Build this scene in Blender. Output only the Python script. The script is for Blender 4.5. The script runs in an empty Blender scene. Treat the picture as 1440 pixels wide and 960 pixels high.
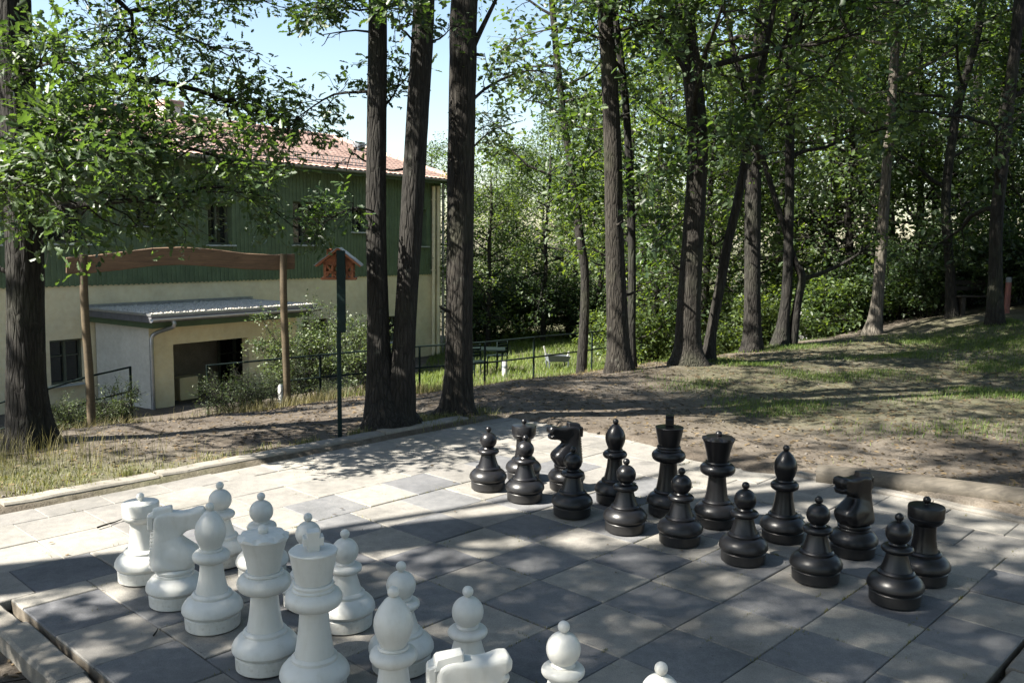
import bpy, bmesh, math, random
import numpy as np
from mathutils import Vector, Matrix

random.seed(7)
RNG = np.random.default_rng(7)
C = bpy.context.scene.collection
scene = bpy.context.scene

# ------------------------------------------------------------------ camera
FPX, HCAM, PITCH, ROLL = 1250.0, 1.689, -0.1100, 0.0112
_r0 = np.array([1.0, 0, 0]); _f0 = np.array([0, math.cos(PITCH), math.sin(PITCH)]); _u0 = np.cross(_r0, _f0)
CR = _r0*math.cos(ROLL)+_u0*math.sin(ROLL); CU = -_r0*math.sin(ROLL)+_u0*math.cos(ROLL); CF = _f0
cam_d = bpy.data.cameras.new('camera'); cam = bpy.data.objects.new('camera', cam_d); C.objects.link(cam)
cam_d.sensor_width = 36.0; cam_d.lens = FPX/1440*36.0; cam_d.clip_start = 0.05; cam_d.clip_end = 3000
m = Matrix.Identity(4)
for i in range(3):
    m[i][0], m[i][1], m[i][2] = CR[i], CU[i], -CF[i]
m[2][3] = HCAM
cam.matrix_world = m
scene.camera = cam

# ------------------------------------------------------------------ world, sun, exposure
SUN_AZ, SUN_EL = 69.0, 45.0            # shadows fall towards this heading (from +Y to +X)
world = bpy.data.worlds.new('World'); scene.world = world; world.use_nodes = True
wn = world.node_tree.nodes; wl = world.node_tree.links; wn.clear()
sky = wn.new('ShaderNodeTexSky'); sky.sky_type = 'NISHITA'; sky.sun_disc = False
sky.sun_elevation = math.radians(SUN_EL); sky.sun_rotation = math.radians(SUN_AZ+180)
sky.air_density = 1.15; sky.dust_density = 0.9; sky.ozone_density = 0.3
bg = wn.new('ShaderNodeBackground'); bg.inputs['Strength'].default_value = 0.05
wo = wn.new('ShaderNodeOutputWorld')
wl.new(sky.outputs[0], bg.inputs[0]); wl.new(bg.outputs[0], wo.inputs[0])
sd = bpy.data.lights.new('sun', 'SUN'); sd.energy = 5.0; sd.angle = math.radians(0.53); sd.color = (1.0, 0.94, 0.84)
sun = bpy.data.objects.new('sun', sd); C.objects.link(sun)
_a, _e = math.radians(SUN_AZ), math.radians(SUN_EL)
SUND = Vector((math.sin(_a)*math.cos(_e), math.cos(_a)*math.cos(_e), -math.sin(_e)))
sun.rotation_euler = SUND.to_track_quat('-Z', 'Y').to_euler(); sun.location = (-8, -4, 14)
scene.view_settings.view_transform = 'Standard'; scene.view_settings.look = 'None'
scene.view_settings.exposure = 2.3; scene.view_settings.gamma = 1.0

# ------------------------------------------------------------------ pixel helpers (directions only)
def ray(x, y): return CF+CR*((x-720)/FPX)+CU*((480-y)/FPX)
def at(x, y, Y):
    d = ray(x, y); p = d*(Y/d[1]); p[2] += HCAM; return p
def gz(x, y, z=0.0):
    d = ray(x, y); p = d*((z-HCAM)/d[2]); return p[0], p[1]
T = 0.4
_by, _bcx, _bcy = -0.755941, 11.155693, -4.154981
BF = (math.sin(_by), math.cos(_by)); BR = (math.cos(_by), -math.sin(_by))
def b2w(u, v):
    du, dv = u-_bcx, v-_bcy
    return (du*BR[0]+dv*BR[1])*T, (du*BF[0]+dv*BF[1])*T
def w2b(X, Y): return (X*BR[0]+Y*BF[0])/T+_bcx, (X*BR[1]+Y*BF[1])/T+_bcy
UX, UY = b2w(1, 0)[0]-b2w(0, 0)[0], b2w(1, 0)[1]-b2w(0, 0)[1]
BROT = math.atan2(UY, UX)              # heading of board u axis

# ------------------------------------------------------------------ terrain
_S = [-200, 1.2, 2.6, 5, 8, 11, 15.5, 22, 60, 400]
_Z = [0.0, 0.0, -0.12, -0.62, -1.36, -1.95, -2.45, -2.65, -3.0, -5.0]
def sst(a, b, x): t = np.clip((x-a)/(b-a), 0, 1); return t*t*(3-2*t)
PU0, PU1, PV0, PV1 = -3.72, 8.86, -0.86, 11.5
def paved_depth(u, v):
    """metres inside the paved area (negative outside)"""
    d1 = np.minimum(np.minimum(u-PU0, PU1-u), np.minimum(v-PV0, PV1-v))
    d2 = np.minimum(np.minimum(u-PU0, -1.1-u), np.minimum(v+4.2, PV1-v))
    return np.maximum(d1, d2)*T
def wav(x, y): return (np.sin(1.3*x+.7*y+.4)+np.sin(-.9*x+1.7*y+2.1)+np.sin(2.3*x+.4*y*1.3+1.0)*.6+np.sin(3.7*x-2.9*y)*.35)/2.95
def hgt(X, Y):
    X = np.asarray(X, float); Y = np.asarray(Y, float)
    s = (X+3.1)*-.72+(Y-5.32)*.70
    sn = s+.35*wav(X*.5, Y*.5); wl_ = sst(-3.0, .3, X)
    z = np.interp(sn, _S, _Z)*(1-wl_)+np.interp(sn, [-200, 1.0, 2.2, 5, 8, 11, 15.5, 22, 60, 400], [0, 0, -.16, -1.05, -1.72, -2.02, -2.2, -2.3, -2.8, -5.0])*wl_
    w = sst(6, 13, X); z = z*(1-.75*w)
    z = z+.55*sst(6.8, 11.0, X-.12*(Y-15))*sst(6, 11, Y)
    z = z+.035*wav(X*1.1, Y*1.1)+.018*wav(X*3.1+1, Y*2.9)+.007*wav(X*9+2, Y*8.3)
    u, v = w2b(X, Y); d = paved_depth(u, v)
    k = sst(-.9, 0.0, d); z = z*(1-k)+.03*k
    near = sst(0.0, .12, d)
    z = z-.12*near
    # earth that has washed over the slabs behind the dark pieces
    sp = np.exp(-(((u-2.6)/1.9)**2+((v-11.9)/1.25)**2)); m_ = np.clip(sp*1.7, 0, 1)*sst(9.0, 10.3, v); m_ = m_*sst(.15, .6, m_+.25*wav(X*3, Y*3)); z = z*(1-m_)+(.018+.016*wav(X*4, Y*4)+.012*wav(X*13, Y*12))*m_
    # lower path beside the white side kerb
    lo = sst(PV0+.45, PV0+.05, v)*sst(-1.6, -1.0, u); z = z*(1-lo)-.10*lo
    lo2 = sst(PU1-.4, PU1-.02, u)*sst(-3, -1, v)*sst(11.5, 9.5, v); z = z*(1-lo2)-.07*lo2
    return z
def hz(x, y): return float(hgt(x, y))

# ------------------------------------------------------------------ materials
def mat(name): 
    M = bpy.data.materials.new(name); M.use_nodes = True
    n = M.node_tree.nodes; b = n['Principled BSDF']; return M, n, M.node_tree.links, b
def ramp(n, stops):
    r = n.new('ShaderNodeValToRGB'); e = r.color_ramp.elements
    while len(e) < len(stops): e.new(0.5)
    for i, (p, c) in enumerate(stops):
        e[i].position = p; e[i].color = (*c, 1) if len(c) == 3 else c
    return r
def noise_n(n, l, scale, detail=6, rough=.6, vec=None, dist=0):
    t = n.new('ShaderNodeTexNoise'); t.inputs['Scale'].default_value = scale; t.inputs['Detail'].default_value = detail
    t.inputs['Roughness'].default_value = rough; t.inputs['Distortion'].default_value = dist
    if vec is not None: l.new(vec, t.inputs['Vector'])
    return t
def bump(n, l, b, h, strength=.3, dist=.01):
    bp = n.new('ShaderNodeBump'); bp.inputs['Strength'].default_value = strength; bp.inputs['Distance'].default_value = dist
    l.new(h, bp.inputs['Height']); l.new(bp.outputs[0], b.inputs['Normal']); return bp
def mixc(n, l, fac, a, c, mode='MIX'):
    x = n.new('ShaderNodeMix'); x.data_type = 'RGBA'; x.blend_type = mode
    for sock, v in ((x.inputs[0], fac), (x.inputs[6], a), (x.inputs[7], c)):
        if hasattr(v, 'is_linked') or hasattr(v, 'node'): l.new(v, sock)
        elif isinstance(v, (int, float)): sock.default_value = v
        else: sock.default_value = (*v, 1)
    return x.outputs[2]
def simple(name, col, rough=.6, var=.25, scale=8, metal=0, bstr=.15, spec=.5, coord='Object', detail=8):
    M, n, l, b = mat(name)
    tc = n.new('ShaderNodeTexCoord')
    t = noise_n(n, l, scale, detail, .65, tc.outputs[coord])
    t2 = noise_n(n, l, scale*9, 4, .6, tc.outputs[coord])
    lo = tuple(max(0, c*(1-var)) for c in col); hi = tuple(min(1, c*(1+var)) for c in col)
    r = ramp(n, [(.3, lo), (.7, hi)]); l.new(t.outputs[0], r.inputs[0])
    c2 = mixc(n, l, .25, r.outputs[0], t2.outputs[0], 'OVERLAY')
    l.new(c2, b.inputs['Base Color'])
    b.inputs['Roughness'].default_value = rough; b.inputs['Metallic'].default_value = metal
    b.inputs['Specular IOR Level'].default_value = spec
    bump(n, l, b, t2.outputs[0], bstr, .004)
    return M

def slab_mat(name, col, warm):
    M, n, l, b = mat(name)
    tc = n.new('ShaderNodeTexCoord'); oi = n.new('ShaderNodeObjectInfo'); geo = n.new('ShaderNodeNewGeometry')
    big = noise_n(n, l, 1.7, 7, .62, geo.outputs['Position'])
    mid = noise_n(n, l, 14, 8, .7, geo.outputs['Position'])
    fine = noise_n(n, l, 210, 3, .7, geo.outputs['Position'])
    r = ramp(n, [(.25, tuple(c*.74 for c in col)), (.5, col), (.78, tuple(min(1, c*1.2) for c in warm))]); l.new(mid.outputs[0], r.inputs[0])
    r2 = ramp(n, [(.3, (.62, .62, .61)), (.5, (.98, .97, .96)), (.7, (1.18, 1.15, 1.10))]); l.new(big.outputs[0], r2.inputs[0])
    r3 = ramp(n, [(.3, (.68, .68, .68)), (.52, (1, 1, 1)), (.75, (1.3, 1.3, 1.28))]); l.new(fine.outputs[0], r3.inputs[0])
    r4 = ramp(n, [(0, (.84, .84, .85)), (1, (1.12, 1.11, 1.07))]); l.new(oi.outputs['Random'], r4.inputs[0])
    c = mixc(n, l, 1.0, r.outputs[0], r2.outputs[0], 'MULTIPLY'); c = mixc(n, l, 1.0, c, r3.outputs[0], 'MULTIPLY'); c = mixc(n, l, 1.0, c, r4.outputs[0], 'MULTIPLY')
    # dark dirt spots
    v = n.new('ShaderNodeTexVoronoi'); v.inputs['Scale'].default_value = 9; l.new(geo.outputs['Position'], v.inputs['Vector'])
    rv = ramp(n, [(.02, (.35, .33, .3)), (.06, (1, 1, 1))]); l.new(v.outputs['Distance'], rv.inputs[0])
    c = mixc(n, l, .8, c, rv.outputs[0], 'MULTIPLY')
    l.new(c, b.inputs['Base Color']); b.inputs['Roughness'].default_value = .82; b.inputs['Specular IOR Level'].default_value = .35
    bump(n, l, b, fine.outputs[0], .35, .002)
    return M
M_SLAB_L = slab_mat('slab_light', (.186, .181, .170), (.200, .190, .173))
M_SLAB_D = slab_mat('slab_dark', (.114, .118, .127), (.127, .129, .134))

def ground_mat():
    M, n, l, b = mat('earth')
    geo = n.new('ShaderNodeNewGeometry')
    a = noise_n(n, l, .55, 9, .68, geo.outputs['Position']); f = noise_n(n, l, 9, 8, .7, geo.outputs['Position']); g = noise_n(n, l, 75, 5, .7, geo.outputs['Position'])
    r = ramp(n, [(.3, (.052, .043, .036)), (.46, (.086, .073, .060)), (.6, (.125, .110, .093)), (.75, (.160, .143, .122))]); l.new(a.outputs[0], r.inputs[0])
    r2 = ramp(n, [(.3, (.55, .52, .48)), (.55, (1, 1, 1)), (.75, (1.25, 1.22, 1.15))]); l.new(f.outputs[0], r2.inputs[0])
    r3 = ramp(n, [(.3, (.6, .57, .53)), (.6, (1.1, 1.1, 1.08))]); l.new(g.outputs[0], r3.inputs[0])
    c = mixc(n, l, 1, r.outputs[0], r2.outputs[0], 'MULTIPLY'); c = mixc(n, l, 1, c, r3.outputs[0], 'MULTIPLY')
    at_ = n.new('ShaderNodeAttribute'); at_.attribute_name = 'grassy'
    gn = noise_n(n, l, 3.5, 7, .7, geo.outputs['Position'])
    mth = n.new('ShaderNodeMath'); mth.operation = 'MULTIPLY_ADD'; mth.inputs[1].default_value = 1.6; mth.inputs[2].default_value = -.35
    ms = n.new('ShaderNodeMath'); ms.operation = 'MULTIPLY'; ms.use_clamp = True
    l.new(gn.outputs[0], mth.inputs[0]); l.new(at_.outputs['Fac'], ms.inputs[0]); l.new(mth.outputs[0], ms.inputs[1])
    c = mixc(n, l, ms.outputs[0], c, (.062, .075, .026))
    l.new(c, b.inputs['Base Color']); b.inputs['Roughness'].default_value = .95; b.inputs['Specular IOR Level'].default_value = .2
    ad = n.new('ShaderNodeMath'); ad.operation = 'MULTIPLY_ADD'; ad.inputs[1].default_value = .35; l.new(g.outputs[0], ad.inputs[0]); l.new(f.outputs[0], ad.inputs[2])
    bump(n, l, b, ad.outputs[0], .7, .03)
    return M
M_EARTH = ground_mat()

def leaf_mat(name, dark, light, trans, tfac=.38, rough=.5, spec=.5):
    M, n, l, b = mat(name)
    geo = n.new('ShaderNodeNewGeometry'); oi = n.new('ShaderNodeObjectInfo')
    big = noise_n(n, l, .9, 3, .6, geo.outputs['Position'])
    r = ramp(n, [(0, dark), (.55, tuple((a+c)/2 for a, c in zip(dark, light))), (.93, light), (1, tuple(min(1, c*1.25) for c in light))])
    l.new(geo.outputs['Random Per Island'], r.inputs[0])
    r2 = ramp(n, [(.32, (.72, .76, .7)), (.68, (1.2, 1.16, 1.0))]); l.new(big.outputs[0], r2.inputs[0])
    c = mixc(n, l, 1, r.outputs[0], r2.outputs[0], 'MULTIPLY')
    r3 = ramp(n, [(0, (.85, .9, .85)), (1, (1.12, 1.08, .98))]); l.new(oi.outputs['Random'], r3.inputs[0])
    c = mixc(n, l, 1, c, r3.outputs[0], 'MULTIPLY')
    l.new(c, b.inputs['Base Color']); b.inputs['Roughness'].default_value = rough; b.inputs['Specular IOR Level'].default_value = spec
    tr = n.new('ShaderNodeBsdfTranslucent'); tc = mixc(n, l, 1, c, trans, 'MULTIPLY'); l.new(tc, tr.inputs[0])
    mx = n.new('ShaderNodeMixShader'); mx.inputs[0].default_value = tfac
    out = n['Material Output']; l.new(b.outputs[0], mx.inputs[1]); l.new(tr.outputs[0], mx.inputs[2]); l.new(mx.outputs[0], out.inputs[0])
    return M
M_OAK = leaf_mat('oak_leaf', (.026, .050, .024), (.060, .098, .042), (2.5, 2.5, .8), .36, .5, .6)
M_LEAF = leaf_mat('wood_leaf', (.021, .043, .020), (.058, .092, .038), (3.0, 2.8, .7), .45)
M_LEAF2 = leaf_mat('wood_leaf_pale', (.038, .064, .028), (.082, .118, .050), (2.9, 2.7, .7), .45)
M_LEAF3 = leaf_mat('wood_leaf_deep', (.018, .036, .019), (.045, .074, .034), (2.3, 2.3, .9))
M_SHRUB = leaf_mat('shrub_leaf', (.034, .056, .024), (.085, .112, .045), (2.0, 2.0, 1.0), .3)
M_GRASS = leaf_mat('grass_blade', (.045, .085, .020), (.11, .15, .04), (1.9, 1.9, 1.0), .35, .5, .3)
M_LAWN = leaf_mat('lawn_blade', (.060, .095, .028), (.13, .17, .052), (1.9, 1.9, 1.0), .4, .55, .3)
M_HAY = leaf_mat('yellowing_grass', (.075, .088, .034), (.17, .16, .078), (1.7, 1.7, 1.0), .35, .55, .3)
M_DRY = leaf_mat('dry_grass', (.095, .085, .045), (.19, .17, .095), (1.5, 1.5, 1.1), .3, .6, .3)
M_LITTER = leaf_mat('dead_leaf', (.045, .033, .022), (.125, .092, .060), (1.0, 1.0, 1.0), .1, .7, .3)

def bark_mat(name, dark, light, sx=26, moss=.25):
    M, n, l, b = mat(name)
    tc = n.new('ShaderNodeTexCoord'); geo = n.new('ShaderNodeNewGeometry')
    mp = n.new('ShaderNodeMapping'); mp.inputs['Scale'].default_value = (1, 1, .16); l.new(geo.outputs['Position'], mp.inputs['Vector'])
    w = noise_n(n, l, sx, 9, .72, mp.outputs[0], .8)
    v = n.new('ShaderNodeTexVoronoi'); v.feature = 'DISTANCE_TO_EDGE'; v.inputs['Scale'].default_value = sx*1.1; l.new(mp.outputs[0], v.inputs['Vector'])
    big = noise_n(n, l, 1.4, 5, .6, geo.outputs['Position'])
    r = ramp(n, [(.28, dark), (.5, tuple((p+q)/2 for p, q in zip(dark, light))), (.75, light)]); l.new(w.outputs[0], r.inputs[0])
    rv = ramp(n, [(.0, (.35, .33, .32)), (.18, (1, 1, 1))]); l.new(v.outputs['Distance'], rv.inputs[0])
    c = mixc(n, l, .75, r.outputs[0], rv.outputs[0], 'MULTIPLY')
    rb = ramp(n, [(.52, (0, 0, 0)), (.75, (1, 1, 1))]); l.new(big.outputs[0], rb.inputs[0])
    mm = n.new('ShaderNodeMath'); mm.operation = 'MULTIPLY'; mm.inputs[1].default_value = moss; l.new(rb.outputs[0], mm.inputs[0])
    c = mixc(n, l, mm.outputs[0], c, (.085, .10, .055))
    oi = n.new('ShaderNodeObjectInfo'); rr = ramp(n, [(0, (.58, .60, .62)), (.5, (.78, .78, .78)), (1, (1.08, 1.04, .97))]); l.new(oi.outputs['Random'], rr.inputs[0]); c = mixc(n, l, 1, c, rr.outputs[0], 'MULTIPLY')
    li = noise_n(n, l, 7, 6, .75, geo.outputs['Position']); rl = ramp(n, [(.60, (0, 0, 0)), (.70, (.45, .45, .45))]); l.new(li.outputs[0], rl.inputs[0]); c = mixc(n, l, rl.outputs[0], c, (.10, .105, .085))
    l.new(c, b.inputs['Base Color']); b.inputs['Roughness'].default_value = .92; b.inputs['Specular IOR Level'].default_value = .25
    ad = n.new('ShaderNodeMath'); ad.operation = 'MULTIPLY_ADD'; ad.inputs[1].default_value = 1.0
    l.new(rv.outputs[0], ad.inputs[0]); l.new(w.outputs[0], ad.inputs[2])
    bump(n, l, b, ad.outputs[0], .9, .018)
    return M
M_BARK = bark_mat('oak_bark', (.011, .0102, .0092), (.050, .0455, .039), 26, .25)
M_BARK2 = bark_mat('wood_bark', (.010, .0093, .0083), (.044, .040, .034), 18, .4)
M_BARKP = bark_mat('pale_bark', (.06, .054, .046), (.19, .172, .145), 18, .2)

def white_mat():
    M, n, l, b = mat('white_plastic'); tc = n.new('ShaderNodeTexCoord'); oi = n.new('ShaderNodeObjectInfo')
    t = noise_n(n, l, 6, 9, .72, tc.outputs['Object']); t2 = noise_n(n, l, 45, 6, .75, tc.outputs['Object']); sc = noise_n(n, l, 3.0, 3, .6, tc.outputs['Object'])
    mp = n.new('ShaderNodeMapping'); mp.inputs['Scale'].default_value = (30, 30, 3.5); l.new(tc.outputs['Object'], mp.inputs['Vector']); st = noise_n(n, l, 1.0, 5, .7, mp.outputs[0])
    sx = n.new('ShaderNodeSeparateXYZ'); l.new(tc.outputs['Object'], sx.inputs[0])
    mr = n.new('ShaderNodeMapRange'); mr.inputs[1].default_value = .11; mr.inputs[2].default_value = .0; l.new(sx.outputs[2], mr.inputs[0])
    r = ramp(n, [(.45, (0, 0, 0)), (.72, (1, 1, 1))]); l.new(t.outputs[0], r.inputs[0]); r2 = ramp(n, [(.52, (0, 0, 0)), (.70, (1, 1, 1))]); l.new(t2.outputs[0], r2.inputs[0]); r3 = ramp(n, [(.5, (0, 0, 0)), (.75, (1, 1, 1))]); l.new(st.outputs[0], r3.inputs[0])
    a = n.new('ShaderNodeMath'); a.operation = 'MULTIPLY_ADD'; a.inputs[1].default_value = .30; l.new(r.outputs[0], a.inputs[0])
    a1 = n.new('ShaderNodeMath'); a1.operation = 'MULTIPLY'; a1.inputs[1].default_value = .22; l.new(r3.outputs[0], a1.inputs[0]); l.new(a1.outputs[0], a.inputs[2])
    m2 = n.new('ShaderNodeMath'); m2.operation = 'MULTIPLY_ADD'; l.new(mr.outputs[0], m2.inputs[0]); l.new(r2.outputs[0], m2.inputs[1]); l.new(a.outputs[0], m2.inputs[2]); m2.use_clamp = True
    c = mixc(n, l, m2.outputs[0], (.56, .56, .53), (.33, .32, .275)); l.new(c, b.inputs['Base Color'])
    b.inputs['Roughness'].default_value = .36; b.inputs['Specular IOR Level'].default_value = .45; bump(n, l, b, sc.outputs[0], .08, .02); return M
M_WHITE = white_mat()
def black_mat():
    M, n, l, b = mat('black_plastic')
    tc = n.new('ShaderNodeTexCoord'); geo = n.new('ShaderNodeNewGeometry')
    t = noise_n(n, l, 9, 8, .7, tc.outputs['Object']); t2 = noise_n(n, l, 160, 4, .7, tc.outputs['Object'])
    sx = n.new('ShaderNodeSeparateXYZ'); l.new(tc.outputs['Object'], sx.inputs[0])
    mr = n.new('ShaderNodeMapRange'); mr.inputs[1].default_value = .16; mr.inputs[2].default_value = .0; l.new(sx.outputs[2], mr.inputs[0])
    r = ramp(n, [(.35, (.0, .0, .0)), (.75, (.8, .8, .8))]); l.new(t.outputs[0], r.inputs[0])
    mm = n.new('ShaderNodeMath'); mm.operation = 'MULTIPLY_ADD'; mm.inputs[1].default_value = .55; l.new(mr.outputs[0], mm.inputs[0]); 
    m2 = n.new('ShaderNodeMath'); m2.operation = 'MULTIPLY'; m2.inputs[1].default_value = .35; l.new(r.outputs[0], m2.inputs[0]); l.new(m2.outputs[0], mm.inputs[2])
    m3 = n.new('ShaderNodeMath'); m3.operation = 'MULTIPLY'; m3.use_clamp = True; l.new(mm.outputs[0], m3.inputs[0]); l.new(t2.outputs[0], m3.inputs[1])
    c = mixc(n, l, m3.outputs[0], (.0045, .0045, .0058), (.050, .049, .047)); l.new(c, b.inputs['Base Color'])
    rr = n.new('ShaderNodeMapRange'); rr.inputs[3].default_value = .30; rr.inputs[4].default_value = .62; l.new(m3.outputs[0], rr.inputs[0]); l.new(rr.outputs[0], b.inputs['Roughness'])
    b.inputs['Specular IOR Level'].default_value = .38; bump(n, l, b, t2.outputs[0], .06, .003); return M
M_BLACK = black_mat()
M_CREAM = simple('cream_render', (.72, .62, .41), .9, .14, .8, 0, .25, .2)
M_WHITEW = simple('pale_render', (.56, .54, .48), .9, .10, 1.2, 0, .25, .2)
M_GREEN = simple('green_board', (.115, .155, .086), .6, .22, 2.2, 0, .12, .35)
M_GREEND = simple('green_trim', (.050, .085, .042), .55, .2, 5)
M_TILE = simple('clay_tile', (.43, .29, .235), .8, .30, 3.0, 0, .25, .3)
M_ZINC = simple('zinc_metal', (.34, .35, .36), .42, .18, 8, .75, .1)
M_LEAD = simple('grey_felt', (.09, .092, .10), .8, .25, 6)
M_FRAME = simple('window_frame_paint', (.075, .085, .06), .55, .15, 9)
M_SILL = simple('pale_sill', (.42, .44, .43), .5, .12, 7)
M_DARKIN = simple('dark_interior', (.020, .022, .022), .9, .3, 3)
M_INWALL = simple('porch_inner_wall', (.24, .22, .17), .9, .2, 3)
def glass_mat():
    M, n, l, b = mat('window_glass'); b.inputs['Base Color'].default_value = (.012, .014, .014, 1); b.inputs['Roughness'].default_value = .06
    b.inputs['Specular IOR Level'].default_value = .8
    g = n.new('ShaderNodeNewGeometry'); t = noise_n(n, l, 1.6, 2, .5, g.outputs['Position']); bump(n, l, b, t.outputs[0], .06, .02); return M
M_GLASS = glass_mat()
def wood_mat(name, dark, light):
    M, n, l, b = mat(name); tc = n.new('ShaderNodeTexCoord'); mp = n.new('ShaderNodeMapping'); mp.inputs['Scale'].default_value = (1.2, 14, 14); l.new(tc.outputs['Object'], mp.inputs['Vector'])
    t = noise_n(n, l, 2.2, 9, .7, mp.outputs[0], 1.0); g = noise_n(n, l, 1.3, 4, .6, tc.outputs['Object'])
    r = ramp(n, [(.3, dark), (.7, light)]); l.new(t.outputs[0], r.inputs[0]); r2 = ramp(n, [(.3, (.7, .7, .7)), (.7, (1.15, 1.15, 1.15))]); l.new(g.outputs[0], r2.inputs[0])
    c = mixc(n, l, 1, r.outputs[0], r2.outputs[0], 'MULTIPLY'); l.new(c, b.inputs['Base Color']); b.inputs['Roughness'].default_value = .75; bump(n, l, b, t.outputs[0], .4, .006); return M
M_WOOD = wood_mat('stained_timber', (.070, .042, .023), (.175, .105, .056))
M_WOODP = wood_mat('stained_post', (.040, .029, .014), (.092, .066, .033))
M_WOODD = wood_mat('tarred_timber', (.012, .010, .008), (.035, .028, .022))
M_WOODR = wood_mat('red_timber', (.16, .050, .018), (.32, .115, .045))
M_LOG = wood_mat('weathered_log', (.045, .039, .030), (.115, .10, .078))
M_RAIL = simple('dark_green_rail', (.005, .011, .010), .8, .3, 10, 0, .1, .12)
M_POSTG = simple('feeder_post_paint', (.006, .016, .015), .75, .3, 10, 0, .15, .2)
M_SLATE = simple('roof_slate', (.20, .21, .22), .5, .2, 20)
M_KERB = slab_mat('kerb_concrete', (.185, .175, .157), (.20, .185, .162))
M_SAND = simple('joint_sand', (.115, .10, .08), .95, .35, 20, 0, .4, .2, 'Object')
M_GRAVEL = simple('roof_gravel', (.46, .425, .36), .9, .3, 25, 0, .3, .3)
M_GREYP = simple('grey_paint', (.13, .145, .165), .6, .2, 8)
M_WHITEP = simple('white_paint', (.72, .72, .70), .55, .08, 9)
M_PALE = simple('weathered_white', (.40, .40, .38), .7, .2, 9)
M_REDP = simple('red_post_paint', (.16, .06, .05), .6, .2, 9)
M_PEB = simple('pebble_stone', (.10, .09, .078), .9, .3, 30)
M_CONC = simple('path_concrete', (.20, .19, .175), .9, .25, 4, 0, .3, .3)

# ------------------------------------------------------------------ mesh helpers
def npmesh(name, V, faces, mats=None, smooth=False):
    """faces: list of int arrays (each nF x k)"""
    me = bpy.data.meshes.new(name); V = np.asarray(V, np.float32)
    if isinstance(faces, np.ndarray): faces = [faces]
    faces = [np.asarray(f, np.int32) for f in faces if len(f)]
    lt = np.concatenate([np.full(len(f), f.shape[1], np.int32) for f in faces]); lv = np.concatenate([f.ravel() for f in faces])
    me.vertices.add(len(V)); me.vertices.foreach_set('co', V.ravel())
    me.loops.add(len(lv)); me.loops.foreach_set('vertex_index', lv)
    me.polygons.add(len(lt)); me.polygons.foreach_set('loop_start', np.concatenate([[0], np.cumsum(lt)[:-1]]).astype(np.int32)); me.polygons.foreach_set('loop_total', lt)
    if smooth: me.polygons.foreach_set('use_smooth', np.ones(len(lt), bool))
    me.update(calc_edges=True); me.validate()
    if mats: me.materials.append(mats)
    return me
def link(name, me, parent=None, loc=None, rot=None):
    o = bpy.data.objects.new(name, me); C.objects.link(o)
    if parent is not None: o.parent = parent
    if loc is not None: o.location = loc
    if rot is not None: o.rotation_euler = rot
    return o
def empty(name, loc=(0, 0, 0), rz=0):
    o = bpy.data.objects.new(name, None); C.objects.link(o); o.location = loc; o.rotation_euler = (0, 0, rz); o.empty_display_size = .1; return o
def tag(o, label=None, cat=None, group=None, kind=None):
    if label: o['label'] = label
    if cat: o['category'] = cat
    if group: o['group'] = group
    if kind: o['kind'] = kind
    return o
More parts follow.
